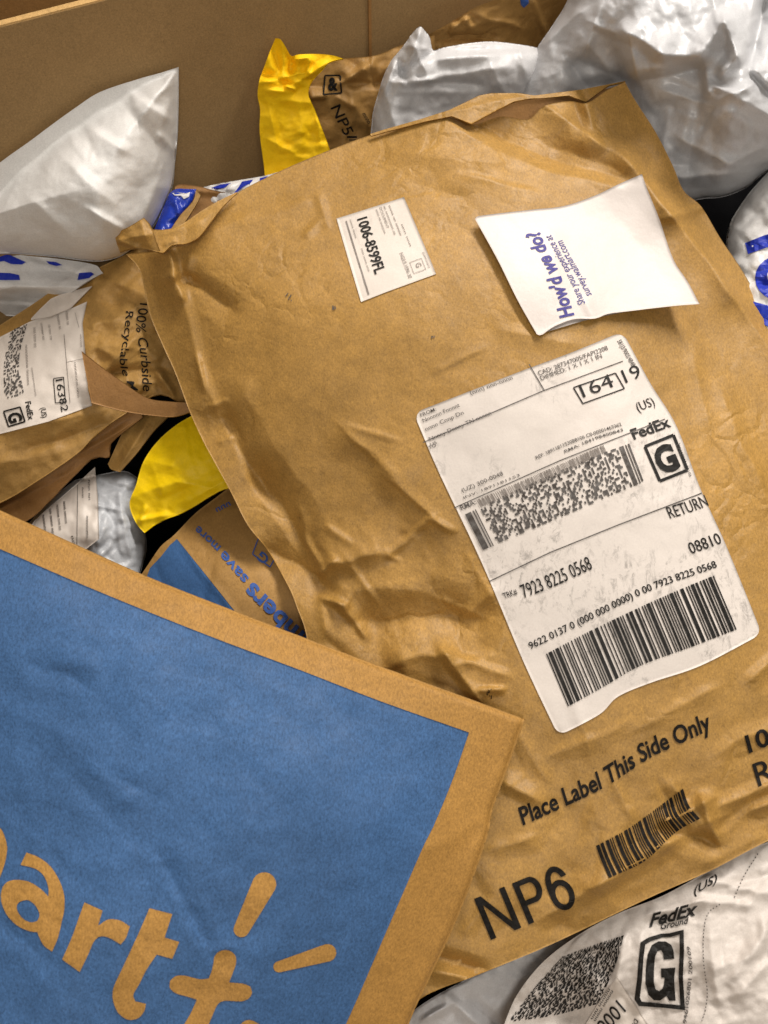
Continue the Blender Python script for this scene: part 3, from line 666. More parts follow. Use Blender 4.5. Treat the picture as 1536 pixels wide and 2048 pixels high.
for it in (along('Share your experience at', [(1171, 606), (1140, 540), (1124, 510), (1102, 469)], (-14, 4), .0), along('survey.walmart.com', [(1184, 589), (1155, 535), (1140, 510), (1125, 480)], (-14, 4), .0)): printed('lettering', [it], slS, INDIGO, sl, off=.0003)

# ------------------------------------------------------------------ blue printed mailer in front
t = thing('paper_mailer', 'kraft mailer with large blue panel and big kraft letters, nearest at bottom left', 'mailer', 400, 1700, 20)
blS = Surf([(-300, 880, 30), (0, 1020, 30), (300, 1155, 26), (640, 1285, 18), (1050, 1440, 15), (400, 1600, 44), (750, 1650, 34), (985, 1620, 13), (920, 1830, 11), (820, 2048, 10),
            (0, 1500, 44), (0, 2048, 46), (500, 2048, 36), (-300, 1600, 30), (300, 2300, 30), (850, 1500, 24), (300, 1300, 38), (0, 1200, 40)],
    fold=[(a, b, c, d, e*.5, f*1.3, g*1.3) for a, b, c, d, e, f, g in [(60, 1330, 170, 1370, -3, 40, 26), (120, 1320, 190, 1330, 1.6, 26, 24), (200, 1540, 130, 1480, 1.6, 22, 40), (180, 1540, 240, 1570, 1.8, 18, 30), (230, 1560, 310, 1590, -2.4, 20, 24), (310, 1580, 240, 1600, 1, 20, 20),
          (325, 1720, 420, 1900, -2.6, 26, 14), (325, 1722, 470, 1660, 1.6, 30, 40), (420, 1905, 470, 1895, 1.6, 14, 14), (850, 1690, 790, 1820, 1.2, 40, 40), (846, 1700, 965, 1640, 1.0, 24, 20), (975, 1650, 950, 1700, 1.4, 16, 14),
          (0, 1850, 120, 1930, -2, 30, 30), (100, 1700, 240, 1830, -1.2, 40, 30), (60, 1480, 240, 1650, -1.5, 50, 40), (0, 1420, 160, 1480, 1.5, 40, 50), (450, 1960, 600, 1800, 1, 60, 60), (230, 1800, 300, 1960, 1, 30, 40), (560, 1560, 700, 1480, .8, 60, 60)]]
    + crumple(21, 10, (-50, 1250, 800, 2100), (.15, .4), (60, 200), (16, 44)), noise=(1.6, 240), fine=.1, facets=((1.3, 170, (250, 1650, 620, 460)), (.35, 60, (200, 1650, 420, 360))))
blP = Patch([(-320, 880), (-150, 950), (0, 1020), (150, 1088), (300, 1155), (470, 1222), (640, 1287), (760, 1332), (900, 1383), (1050, 1438)], [(-200, 2500), (720, 2330)],
            [(-320, 880), (-200, 2500)], [(1050, 1438), (1018, 1530), (986, 1618), (976, 1668), (945, 1760), (905, 1860), (860, 1955), (818, 2048), (720, 2330)])
# soft rounding at the rim
_bd = polydist(blP.poly)
class Rim:
    def __init__(s, b, d, T, Rr): s.b, s.d, s.T, s.R = b, d, T, Rr
    def __call__(s, px, py):
        k = np.clip(s.d(px, py)/s.R, 0, 1); return s.b(px, py)-s.T*(1-np.sqrt(1-(1-k)**2))
blR = Rim(blS, _bd, .004, 15)
sheet('body', blP, blR, KRAFT_B, t, step=6, sag=.02)
prP = Patch([(-260, 990), (-100, 1056), (0, 1098), (150, 1163), (300, 1225), (450, 1284), (600, 1340), (760, 1402), (938, 1465)], [(-190, 2460), (560, 2330)], [(-260, 990), (-190, 2460)],
            [(938, 1465), (905, 1560), (868, 1650), (848, 1690), (800, 1800), (748, 1920), (692, 2048), (560, 2330)])
pr = sheet('blue_panel', prP, blR, BLUE, t, step=6, off=.0004, thick=.0002, back=False)
K = lambda pts: [(x*.586, 1500+y*.586) for x, y in pts]
def soft(pts, sharp=50):
    """closed outline rounded between its corners; sharp corners stay"""
    n = len(pts); out = []; P_ = np.array(pts, float)
    for i in range(n):
        a, b, c, d = P_[i-1], P_[i], P_[(i+1) % n], P_[(i+2) % n]
        def ang(p, q, r):
            u, v = q-p, r-q; return abs(math.degrees(math.atan2(u[0]*v[1]-u[1]*v[0], u @ v)))
        m1 = (c-a)/2*min(1, np.linalg.norm(c-b)/max(np.linalg.norm(c-a)/2, 1e-6)) if ang(a, b, c) < sharp else (c-b)
        m2 = (d-b)/2*min(1, np.linalg.norm(c-b)/max(np.linalg.norm(d-b)/2, 1e-6)) if ang(b, c, d) < sharp else (c-b)
        for t_ in (0, .2, .4, .6, .8):
            out.append((2*t_**3-3*t_**2+1)*b+(t_**3-2*t_**2+t_)*m1+(3*t_**2-2*t_**3)*c+(t_**3-t_**2)*m2)
    return [tuple(p) for p in out]
let = [poly2d(soft(K([(90, 350), (130, 365), (170, 395), (200, 440), (218, 490), (220, 540), (210, 590), (198, 640), (178, 688), (150, 668), (132, 635), (128, 622), (100, 618), (60, 600), (25, 565), (5, 520), (5, 480), (22, 452), (55, 443), (100, 450), (140, 475), (165, 500), (165, 470), (150, 430), (120, 405), (70, 392)])),
              [soft(K([(68, 518), (95, 512), (120, 530), (135, 560), (128, 583), (105, 588), (78, 575), (60, 550), (58, 530)]))])]
let += [poly2d(soft(K([(288, 520), (350, 548), (335, 600), (370, 578), (410, 582), (443, 602), (430, 640), (412, 664), (370, 640), (340, 637), (320, 655), (300, 700), (272, 758), (212, 715), (245, 640), (270, 570)])))]
let += [poly2d(soft(K([(510, 540), (588, 560), (562, 640), (612, 655), (588, 713), (535, 698), (500, 750), (475, 800), (455, 835), (462, 858), (498, 866), (492, 892), (470, 916), (435, 920), (402, 895), (385, 850), (388, 810), (420, 740), (455, 665), (480, 610)])))]
let += [poly2d(soft(K([(-60, 250), (-10, 260), (10, 280), (24, 330), (18, 380), (0, 435), (-30, 420), (-20, 350), (-30, 310), (-60, 300)])))]
printed('lettering', let, blR, KRAFT_B, pr, off=.0007, cut=9)
plus = [(733, 703), (752, 686), (780, 684), (802, 700), (806, 726), (795, 760), (782, 793), (832, 798), (855, 808), (860, 830), (846, 850), (820, 858), (765, 856), (742, 870), (715, 930), (690, 975), (650, 1000), (618, 985), (622, 950), (650, 900), (672, 852), (640, 842), (600, 830), (580, 812), (580, 788), (600, 772), (630, 770), (680, 782), (712, 780), (722, 755), (728, 730)]
printed('plus_sign', [poly2d(soft(K(plus)))], blR, KRAFT_B, pr, off=.0007, cut=9)
for cpt in (capsule((902, 458), (824, 612), 41, 27), capsule((1118, 692), (952, 740), 30, 19), capsule((850, 955), (960, 1010), 34, 28)):
    printed('spark_ray', [poly2d(K(cpt))], blR, KRAFT_B, pr, off=.0007, cut=9)

# ------------------------------------------------------------------ left kraft mailer
t = thing('paper_mailer', 'crumpled kraft mailer at left edge with label 16382 and recycling text', 'mailer', 150, 750, -35)
lfS = Surf([(-150, 760, -26), (0, 650, -24), (100, 585, -24), (255, 505, -24), (380, 470, -28), (100, 750, -8), (250, 680, -10), (330, 700, -16), (400, 880, -34), (0, 900, -16), (150, 870, -16), (0, 1000, -26), (250, 830, -22), (-150, 1000, -24), (330, 560, -20)],
    fold=[(210, 560, 300, 590, 2.4, 14, 22), (200, 600, 290, 620, -2.5, 20, 18), (230, 640, 300, 600, 2.4, 16, 24), (190, 690, 240, 720, 1.8, 18, 22), (210, 740, 260, 690, 2.5, 12, 24), (240, 770, 330, 760, 2.4, 24, 20), (260, 560, 320, 640, 1.6, 20, 20),
          (180, 650, 230, 640, 2, 14, 18), (30, 860, 170, 830, 2, 22, 20), (60, 900, 200, 850, -2.6, 22, 22), (225, 745, 320, 735, -3, 16, 16), (310, 740, 345, 790, 4, 12, 16), (0, 930, 100, 900, 1.6, 20, 26)]
    + crumple(31, 14, (160, 520, 350, 800), (.5, 2.0), (30, 90), (7, 20)) + crumple(32, 8, (-20, 600, 260, 980), (.2, .8), (40, 110), (8, 24)), noise=(1.2, 80), fine=.2, facets=((2.2, 56, (280, 660, 170, 190)), (1.3, 90, None), (1.0, 26, (280, 660, 170, 190)), (.4, 30, None)))
lfP = Patch([(-150, 745), (0, 650), (60, 612), (120, 572), (200, 534), (255, 507), (340, 462), (400, 440)], [(-150, 1065), (0, 1006), (78, 960), (156, 906), (190, 872), (250, 828), (330, 790), (430, 880)],
            [(-150, 745), (-150, 1065)], [(400, 440), (430, 650), (430, 880)])
sheet('body', lfP, lfS, KRAFT_C, t, step=4, sag=.012)
l2S = Surf([(0, 1010, -34), (-100, 1060, -34), (100, 960, -34), (200, 890, -34), (260, 830, -30), (50, 1045, -38), (218, 912, -40)], fold=[(-20, 1030, 150, 940, 2, 16, 16), (170, 905, 260, 850, 2.5, 12, 10)]+crumple(34, 14, (0, 850, 260, 1040), (.4, 1.2), (30, 80), (7, 16), -.6, .3), noise=(.8, 50))
sheet('lower_fold', Patch([(-150, 1060), (0, 992), (78, 946), (150, 895), (200, 850), (280, 810)], [(-150, 1150), (51, 1043), (98, 1003), (130, 970), (156, 944), (188, 915), (218, 914), (222, 886), (285, 835)], [(-150, 1060), (-150, 1150)], [(280, 810), (285, 835)]), l2S, KRAFT_D, t, step=4, sag=.004)
tuS = Surf([(275, 825, -42), (345, 825, -42), (235, 940, -44), (270, 870, -38), (300, 860, -38)], fold=[(300, 835, 240, 930, 2.5, 14, 14)], noise=(.5, 40))
sheet('rolled_end', Patch([(268, 826), (350, 822)], [(216, 928), (222, 938), (240, 944)], [(268, 826), (245, 865), (216, 928)], [(350, 822), (310, 860), (275, 905), (240, 944)]), tuS, KRAFT_C, t, step=3, sag=.008)
fpS = Surf([(164, 704, 2), (234, 757, -2), (371, 812, -12), (183, 804, -6), (305, 831, -14), (400, 822, -14)], noise=(.5, 80))
sheet('loose_flap', Patch([(163, 702), (200, 731), (240, 760), (293, 795), (340, 803), (395, 806)], [(183, 806), (220, 816), (254, 824), (305, 831), (351, 833), (396, 818)], [(163, 702), (172, 750), (183, 806)], [(395, 806), (396, 818)]), fpS, KRAFT_D, t, step=4, sag=.0006)
# its label, the top strip folded over
llP = Patch([(-60, 700), (0, 674), (62, 642), (131, 622), (174, 603)], [(-60, 882), (0, 868), (97, 843), (184, 811)], [(-60, 700), (-60, 882)], [(174, 603), (165, 646), (170, 700), (176, 780), (184, 811)], smooth=False)
ll = sheet('shipping_label', llP, lfS, LABEL2, t, step=5, off=.0006, thick=.0003, back=False)
ulS = lambda px, py: lfS(px, py)+.0022
sheet('folded_label_strip', Patch([(62, 637), (80, 618), (101, 598), (118, 590), (150, 581), (184, 572)], [(62, 640), (100, 634), (140, 618), (184, 573)], [(62, 637), (62, 640)], [(184, 572), (184, 573)], smooth=False), ulS, LABEL2, t, step=4, thick=.0003, back=False)
lk = dict(off=.0010)
box = lambda pts, w_: [line2d(pts[i], pts[(i+1) % len(pts)], w_, 2) for i in range(len(pts))]
printed('lettering', [text2d('16382', (111, 760), (12, 64), (14, -3), .0), text2d('FedEx', (50, 804), (7, 36), (11, -2), .02), text2d('(US)', (81, 816), (3, 20), (10, -2), .01)]
        + box([(107, 757), (127, 754), (131, 803), (111, 806)], 1.6), lfS, BLACK, ll, **lk)
printed('service_mark', box([(7, 823), (40, 814), (50, 843), (17, 853)], 3)+[text2d('G', (14, 829), (7, 19), (24, -7), .04)], lfS, BLACK, ll, **lk)
cP = Patch([(22, 660), (54, 648)], [(9, 798), (48, 788)], [(22, 660), (8, 730), (9, 798)], [(54, 648), (38, 720), (48, 788)])
printed('barcode', cells(0, 1, 0, 1, 14, 46, 6, .42)+[rect2d(0, 1.02, 1, 1.04), rect2d(0, 1.06, .9, 1.07)], lfS, FADED, ll, off=.0010, mapping=cP)
printed('lettering', [text2d('nnnn nnnnn nnn', (66, 655), (2, 40), (7, -1)), text2d('nnnnnnnnn nnn', (80, 646), (5, 34), (6, -1)), text2d('nn nnnn nnn', (96, 650), (4, 30), (6, -1)), text2d('nnnnnnnnn nnnnnn', (50, 690), (4, 80), (6, -1)),
                      text2d('nnnnnnnnnnnnn', (62, 736), (8, 56), (4, -1)), text2d('nnnnnnn nnn', (148, 725), (7, 70), (5, -1)), text2d('nnnnnn', (160, 668), (1, 26), (4, 0)), text2d('nnnnnnnn nn', (112, 625), (6, 34), (6, -2)), text2d('nnnnnn nn', (130, 620), (4, 30), (6, -2)),
                      line2d((128, 668), (140, 805), 1.0, 8), line2d((135, 724), (172, 716), .8, 3), line2d((150, 625), (158, 655), .8, 2)], lfS, LIGHTI, ll, **lk)
for it in (along('100% Curbside', [(280, 606), (272, 650), (281, 710), (286, 782)], (19, 2), .004), along('Recyclable M', [(252, 622), (248, 670), (240, 730), (262, 780)], (15, 1), .004)): printed('lettering', [it], lfS, BLACKK, t, cut=10)

# ------------------------------------------------------------------ puffed white bag, upper left
def bag(name_label, P, ctrl, fold, mat, T, Rr, step, noise_, fine, org, floor=None, sag=.03, cat='poly bag', name='poly_bag', facets=((1.8, 76, None), (.6, 34, None), (.14, 14, None))):
    t = thing(name, name_label, cat, *org)
    S = Surf(ctrl, fold, noise_, fine, puff=(P.dist(), T, Rr) if T else None, floor=floor, facets=facets)
    sheet('body', P, S, mat, t, step=step, sag=sag, thick=.0006)
    return t, S
P = Patch([(-120, 420), (0, 325), (60, 282), (100, 252), (150, 216), (200, 184), (280, 157), (320, 146), (357, 134)], [(-120, 520), (0, 507), (100, 512), (190, 522), (235, 514), (262, 498)], [(-120, 420), (-130, 480), (-120, 520)],
          [(357, 134), (357, 200), (355, 270), (350, 320), (345, 370), (332, 405), (300, 462), (262, 498)])
bag('puffed white plastic bag with a pointed corner standing against the box wall at upper left', P,
    [(-120, 420, -22), (0, 325, -14), (200, 184, 0), (357, 134, 12), (345, 370, -24), (262, 498, -20), (100, 514, -18), (-120, 520, -18), (150, 350, -4)],
    [(250, 178, 330, 235, 3, 12, 40), (280, 175, 345, 150, 1.5, 16, 16), (180, 255, 250, 300, 2.6, 14, 34), (320, 270, 348, 300, 2, 12, 16), (340, 200, 310, 330, 2.5, 22, 26), (330, 330, 290, 430, 2.5, 22, 26), (180, 420, 240, 455, 3, 10, 22), (100, 230, 20, 400, 2.6, 30, 44),
     (60, 260, 200, 200, 1.5, 20, 30), (240, 200, 320, 290, -2, 20, 30), (60, 400, 160, 480, 2, 22, 30), (300, 200, 352, 160, 1.5, 12, 20), (140, 330, 220, 400, 1.6, 20, 30)]
    + crumple(41, 16, (0, 170, 350, 520), (.3, 1.4), (40, 150), (8, 22), .75, .35), WHITE_A, 44, 150, 4, (1.5, 90), .2, (150, 450, -30), floor=in_front(3), sag=.02, facets=((1.1, 110, None), (.35, 40, None), (.14, 14, None)))

# ------------------------------------------------------------------ yellow mailer, upper
t = thing('yellow_mailer', 'golden yellow mailer with two pointed ears standing up against the box wall', 'mailer', 600, 330, -35)
yP = Patch([(551, 76), (560, 78), (568, 88), (576, 102), (583, 112), (595, 109), (610, 108), (642, 108), (667, 111), (687, 117)], [(536, 420), (680, 370)],
           [(551, 76), (542, 97), (530, 129), (519, 160), (515, 190), (520, 218), (519, 258), (522, 290), (528, 335), (536, 420)], [(687, 117), (668, 121), (655, 127), (645, 139), (630, 154), (621, 168), (617, 189), (630, 220), (647, 264), (659, 297), (680, 370)])
yS = Surf([(551, 76, 20), (687, 117, 8), (515, 190, 2), (617, 189, -4), (660, 297, -20), (530, 340, -26), (590, 180, 2), (590, 260, -12), (640, 110, 10)],
    fold=[(582, 112, 578, 150, -5, 14, 14), (520, 165, 600, 150, 3, 12, 14), (560, 140, 545, 85, -4, 12, 16), (530, 150, 575, 165, -3.5, 16, 10), (585, 120, 620, 115, 3, 8, 12), (620, 120, 615, 145, 2.5, 8, 8), (590, 165, 650, 130, 3.5, 12, 14), (600, 160, 640, 160, -3, 12, 10), (572, 172, 590, 180, 4, 8, 6),
          (530, 180, 580, 185, 2, 8, 14), (560, 200, 620, 205, 1.5, 12, 16), (540, 220, 560, 300, 1.6, 12, 18), (600, 200, 600, 300, 1.2, 16, 20), (535, 280, 590, 310, 2, 12, 16), (630, 230, 640, 290, 1.4, 12, 12)]
    + crumple(51, 8, (515, 100, 670, 330), (.3, 1.1), (20, 60), (5, 14)), noise=(.8, 50), floor=in_front(6), facets=((1.2, 46, None), (.3, 20, None)))
sheet('body', yP, yS, YELLOW, t, step=2.5, sag=.004)

# ------------------------------------------------------------------ kraft mailer NP5
t = thing('paper_mailer', 'kraft mailer marked NP5 wedged between the yellow mailer and the grey plastic bag', 'mailer', 720, 330, -45)
n5S = Surf([(600, 130, 4), (690, 118, -8), (800, 90, -12), (650, 250, -26), (740, 250, -34), (820, 250, -44), (700, 330, -50)],
    fold=[(685, 165, 735, 130, 5, 12, 20), (740, 118, 745, 160, -4, 12, 12), (690, 170, 760, 165, -4, 20, 14), (745, 120, 742, 165, 5, 10, 30), (670, 195, 710, 215, 2.4, 12, 16), (620, 195, 650, 192, 5, 22, 8), (760, 150, 800, 100, 3, 14, 14), (700, 200, 740, 260, 2, 14, 16)]
    + crumple(61, 8, (620, 100, 820, 300), (.3, 1.5), (24, 80), (6, 16)), noise=(1.2, 50), floor=in_front(1.2), facets=((1.6, 50, None), (.4, 20, None)))
sheet('body', Patch([(590, 132), (640, 122), (690, 117), (745, 112), (770, 104), (800, 91), (870, 70)], [(600, 380), (880, 330)], [(590, 132), (600, 380)], [(870, 70), (880, 330)]), n5S, KRAFT_E, t, step=3.5, sag=.004)
printed('lettering', [text2d('NP5', (661, 216), (28, 56), (19, -8), .006)], n5S, BLACKK, t)
printed('symbol', box([(650, 151), (680, 151), (683, 186), (647, 189)], 3.2)+[text2d('&', (656, 180), (20, 0), (0, -24), .05)], n5S, BLACKK, t)
printed('lettering', [text2d('mnnn', (724, 228), (12, 20), (8, -4), .01), rect2d(694, 272, 714, 276, 1), rect2d(698, 279, 712, 281, 1)], n5S, BLACKK, t)

# ------------------------------------------------------------------ kraft mailer behind, top centre
t = thing('paper_mailer', 'creased kraft mailer with a blue mark leaning on the wall at top centre', 'mailer', 1000, 120, 0)
tS = Surf([(863, 65, -14), (993, 0, -8), (1150, 0, -30), (1000, 110, -40), (1100, 110, -60)],
          fold=[(905, 55, 935, 38, 4, 8, 14), (930, 38, 950, 68, 4, 10, 16), (960, 30, 1050, 60, 3, 14, 14), (1070, 0, 1088, 60, 4, 10, 16), (870, 80, 980, 72, -4, 16, 14)]+crumple(71, 26, (860, 0, 1130, 120), (.4, 1.6), (30, 90), (6, 16)), noise=(1.2, 50), floor=in_front(1.5))
sheet('body', Patch([(840, 80), (863, 66), (918, 35), (948, 16), (993, -2), (1080, -40), (1220, -60)], [(840, 190), (1220, 190)], [(840, 80), (840, 190)], [(1220, -60), (1220, 190)]), tS, KRAFT_E, t, step=4, sag=.004)
printed('blue_mark', [poly2d([(1040, -4), (1056, -4), (1058, 6), (1048, 16), (1042, 10)])], tS, BLUEINK, t)

# ------------------------------------------------------------------ grey-white bag with knotted tip
P = Patch([(783, 120), (808, 90), (825, 66), (840, 53), (852, 64), (860, 76), (866, 101), (880, 97), (898, 93), (940, 86), (983, 83), (1033, 88), (1080, 97), (1140, 120)], [(735, 330), (900, 320), (1150, 290)],
          [(783, 120), (768, 150), (757, 185), (746, 225), (742, 262), (735, 330)], [(1140, 120), (1150, 290)])
bag('pale grey plastic bag with twisted pointed tip behind the large kraft mailer', P,
    [(783, 120, -4), (840, 53, 10), (983, 83, -4), (1100, 100, -14), (742, 262, -24), (900, 320, -40), (1150, 290, -44), (900, 200, -22), (800, 140, -4), (1000, 160, -14), (1040, 200, -32)],
    [(840, 60, 820, 130, 3, 12, 18), (862, 105, 800, 150, -4, 12, 12), (795, 125, 815, 165, -3.5, 12, 10), (800, 165, 870, 160, 4, 10, 14), (870, 120, 980, 110, 2.5, 12, 20), (880, 150, 1000, 135, 2.4, 14, 20), (860, 165, 960, 170, -2.5, 14, 14), (980, 130, 1010, 190, 1.6, 16, 20), (815, 90, 862, 100, 2, 8, 10), (765, 170, 790, 250, 1.5, 14, 16),
     (1040, 90, 1050, 150, 2, 14, 14), (900, 100, 1060, 95, -2, 10, 12), (790, 130, 770, 180, 2.5, 8, 12), (810, 60, 850, 140, 1.5, 8, 8)]
    + crumple(81, 14, (750, 80, 1080, 260), (.25, 1.3), (30, 110), (6, 16), -.2, .8), WHITE_B, 12, 60, 3.2, (1.0, 60), .2, (900, 300, -25), floor=in_front(4))

# ------------------------------------------------------------------ big white bag, upper right
P = Patch([(1150, -60), (1300, -120), (1500, -120), (1750, -60)], [(1060, 460), (1250, 470), (1330, 420), (1398, 398), (1440, 394), (1468, 386), (1500, 370), (1530, 345), (1580, 330), (1750, 300)],
          [(1150, -60), (1135, 0), (1100, 58), (1075, 95), (1060, 140), (1040, 180), (1030, 240), (1060, 460)], [(1750, -60), (1750, 300)])
bag('large glossy white plastic bag with deep folds in the upper right corner', P,
    [(1135, 0, 4), (1060, 140, -18), (1300, -120, 22), (1500, -100, 24), (1750, -60, 20), (1250, 60, 16), (1445, 35, 22), (1300, 300, -29), (1400, 395, -34), (1250, 160, -20), (1468, 386, -40), (1300, 150, 12), (1450, 220, 18), (1100, 300, -40), (1060, 460, -56), (1250, 470, -50), (1530, 330, -26), (1750, 300, -10), (1400, 200, -6), (1200, 200, -30)],
    [(1250, 62, 1275, 150, 9, 26, 30), (1250, 62, 1325, 108, 9, 60, 22), (1320, 106, 1400, 112, 8, 60, 20), (1445, 35, 1400, 110, 8, 34, 34), (1445, 35, 1475, 115, 8, 40, 20), (1400, 135, 1290, 158, -8, 44, 20), (1470, 110, 1440, 150, 5, 20, 20), (1410, 140, 1420, 190, 7, 20, 14),
     (1530, 0, 1500, 120, -9, 26, 20), (1500, 150, 1536, 190, -6, 14, 22), (1430, 175, 1470, 190, 5, 10, 12), (1440, 200, 1500, 170, 4, 16, 16), (1160, 60, 1240, 180, 3, 30, 30), (1140, 130, 1180, 180, -5, 26, 20), (1100, 80, 1170, 20, 3, 20, 20), (1200, 20, 1170, 110, 2.5, 14, 18), (1170, 40, 1240, 70, 2, 14, 14),
     (1330, 180, 1420, 210, 3, 20, 24), (1430, 215, 1400, 260, -4, 14, 20), (1360, 270, 1460, 330, 3, 24, 24), (1330, 360, 1460, 340, 4.5, 24, 22), (1480, 200, 1560, 250, 4, 24, 24), (1250, 200, 1330, 330, 3, 30, 26), (1340, 230, 1330, 300, 2, 20, 20), (1450, 330, 1520, 300, 3, 16, 16), (1150, 190, 1250, 160, -3, 24, 24)]
    + crumple(91, 20, (1040, -20, 1560, 400), (.3, 2.0), (40, 150), (8, 26)), WHITE_C, 20, 90, 3.4, (2.4, 110), .3, (1400, 350, -60), floor=in_front(4), sag=.03, facets=((3.8, 140, None), (.9, 52, None), (.22, 20, None)))

# ------------------------------------------------------------------ printed white bag, right edge
P = Patch([(1560, 320), (1750, 300)], [(1500, 760), (1800, 760)], [(1560, 320), (1525, 356), (1500, 384), (1478, 415), (1460, 448), (1452, 500), (1460, 600), (1500, 760)], [(1750, 300), (1800, 760)])
t, S = bag('white plastic bag with royal blue print at the right edge below the big white bag', P,
    [(1560, 320, -26), (1455, 460, -30), (1500, 760, -30), (1600, 500, -14), (1750, 300, -20), (1800, 760, -20)], crumple(95, 40, (1450, 350, 1600, 640), (.3, 1.4), (30, 100), (7, 18)), WHITE_D, 16, 60, 4, (1.2, 60), .8, (1560, 600, -40))
ell = lambda cx, cy, rx, ry, n=22: [(cx+rx*math.cos(2*math.pi*k/n), cy+ry*math.sin(2*math.pi*k/n)) for k in range(n)]
printed('lettering', [poly2d(ell(1562, 556, 52, 46), [ell(1558, 552, 24, 20)])], S, ROYAL, t, cut=8)
printed('lettering', [poly2d([(1490, 486), (1530, 470), (1580, 460), (1584, 482), (1536, 494), (1496, 508)])], S, ROYAL, t, cut=8)
printed('lettering', [poly2d([(1496, 600), (1540, 612), (1590, 630), (1590, 668), (1540, 655), (1510, 640)])], S, ROYAL, t, cut=8)
# near-black sheet added under the heap so its gaps read as deep shade
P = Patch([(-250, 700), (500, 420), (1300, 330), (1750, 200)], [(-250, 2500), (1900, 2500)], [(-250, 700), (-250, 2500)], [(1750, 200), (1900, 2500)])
bag('added near-black sheet under the whole heap, standing in for shade in the gaps', P, [(-250, 700, -95), (1750, 200, -95), (500, 1200, -92), (1200, 900, -80), (-250, 2500, -90), (1900, 2500, -95), (1450, 420, -80), (1200, 1900, -85)], crumple(96, 24, (0, 350, 1700, 2400), (.8, 2.4), (60, 300), (20, 50)), GAP_SHADE, 8, 50, 16, (4, 260), .5, (800, 1200, -110))

# ------------------------------------------------------------------ things peeking out between the wall and the large mailer
P = Patch([(400, 376), (434, 368), (480, 360), (535, 350), (600, 330)], [(400, 420), (600, 400)], [(400, 376), (400, 420)], [(600, 330), (600, 400)])
t, S = bag('white plastic bag with blue stripes showing as a sliver beneath the yellow mailer', P, [(400, 376, -24), (535, 350, -22), (470, 400, -28), (600, 400, -26)], crumple(97, 10, (400, 350, 560, 400), (.3, 1), (20, 50), (5, 10)), WHITE_D, 5, 20, 3, (.8, 40), .4, (480, 400, -34), floor=in_front(2))
printed('lettering', [poly2d([(422, 376), (440, 369), (462, 366), (448, 376), (434, 379)]), poly2d([(478, 373), (484, 363), (506, 359), (500, 367), (486, 374), (474, 384), (468, 386)]), poly2d([(520, 356), (536, 352), (528, 360), (518, 366)])], S, ROYAL, t)
t = thing('paper_mailer', 'small piece of brown kraft mailer between the blue film and the box wall', 'mailer', 420, 420, -30)
kS = Surf([(345, 370, -20), (460, 385, -22), (345, 470, -26), (470, 450, -28)], fold=[(355, 380, 450, 384, 1.5, 6, 12)], noise=(.8, 40), floor=in_front(1))
sheet('body', Patch([(350, 373), (362, 368), (400, 373), (430, 381), (475, 388)], [(345, 500), (480, 470)], [(350, 373), (345, 500)], [(475, 388), (480, 470)]), kS, KRAFT_D, t, step=4, sag=.003)
P = Patch([(338, 388), (352, 378), (375, 378), (393, 378)], [(300, 480), (345, 470)], [(338, 388), (325, 420), (312, 452), (300, 480)], [(393, 378), (388, 400), (365, 432), (345, 470)])
t, S = bag('shiny blue plastic mailer tucked beside the pointed end of the puffed white bag', P, [(338, 388, -14), (393, 378, -14), (312, 452, -16), (345, 470, -16)], [(350, 400, 360, 430, 2, 8, 10)], BLUEF, 5, 18, 2.5, (.6, 30), .5, (350, 470, -22), floor=in_front(4))
printed('lettering', [poly2d([(344, 386), (356, 384), (372, 387), (380, 384), (378, 393), (368, 398), (362, 391), (350, 391)])], S, WHITE_D, t)
ks = Surf([(392, 378, -11), (345, 470, -12), (401, 389, -12)], noise=(.3, 40), floor=in_front(5))
sheet('kraft_edge', Patch([(392, 378), (402, 390)], [(334, 470), (352, 470)], [(392, 378), (386, 402), (360, 431), (334, 470)], [(402, 390), (392, 410), (374, 438), (352, 470)]), ks, KRAFT, t, step=3, sag=.0005)

# ------------------------------------------------------------------ white bag with blue print, left edge
P = Patch([(-120, 500), (0, 506), (60, 512), (120, 518), (190, 530), (204, 544)], [(-120, 640), (0, 632), (60, 630), (120, 600), (170, 566), (206, 546)], [(-120, 500), (-120, 640)], [(204, 544), (206, 546)])
t, S = bag('flat white plastic bag with blue print under the puffed white bag', P, [(-120, 500, -26), (100, 518, -24), (0, 572, -12), (150, 570, -14), (0, 632, -40), (60, 630, -40), (204, 545, -22)],
           [(-60, 573, 150, 574, 5, 30, 22)]+crumple(99, 16, (0, 505, 200, 630), (.2, .9), (30, 90), (6, 14), .1, .3), WHITE_D, 0, 1, 3.2, (.5, 60), .1, (60, 600, -44), sag=.01, facets=((.5, 60, None),))
printed('lettering', [poly2d([(-20, 506), (20, 510), (42, 520), (52, 524), (44, 529), (22, 528), (8, 522), (-6, 524), (-20, 520)]), poly2d([(-20, 545), (20, 546), (38, 550), (40, 560), (-20, 560)]), poly2d([(158, 546), (182, 544), (188, 548), (178, 556), (155, 560)]), poly2d([(92, 522), (112, 524), (124, 530), (112, 532), (98, 528)])], S, ROYAL, t, off=.0009, cut=7)
P = Patch([(-120, 610), (60, 600), (200, 560)], [(-120, 760), (220, 700)], [(-120, 610), (-120, 760)], [(200, 560), (220, 700)])
bag('navy blue plastic bag just visible in the dark below the printed white bag', P, [(-120, 610, -50), (200, 560, -50), (-120, 760, -60), (220, 700, -60)], [], plastic('navy_film', (20, 30, 88), .3, .002, 60, 14), 0, 1, 8, (1, 60), .4, (50, 650, -64))

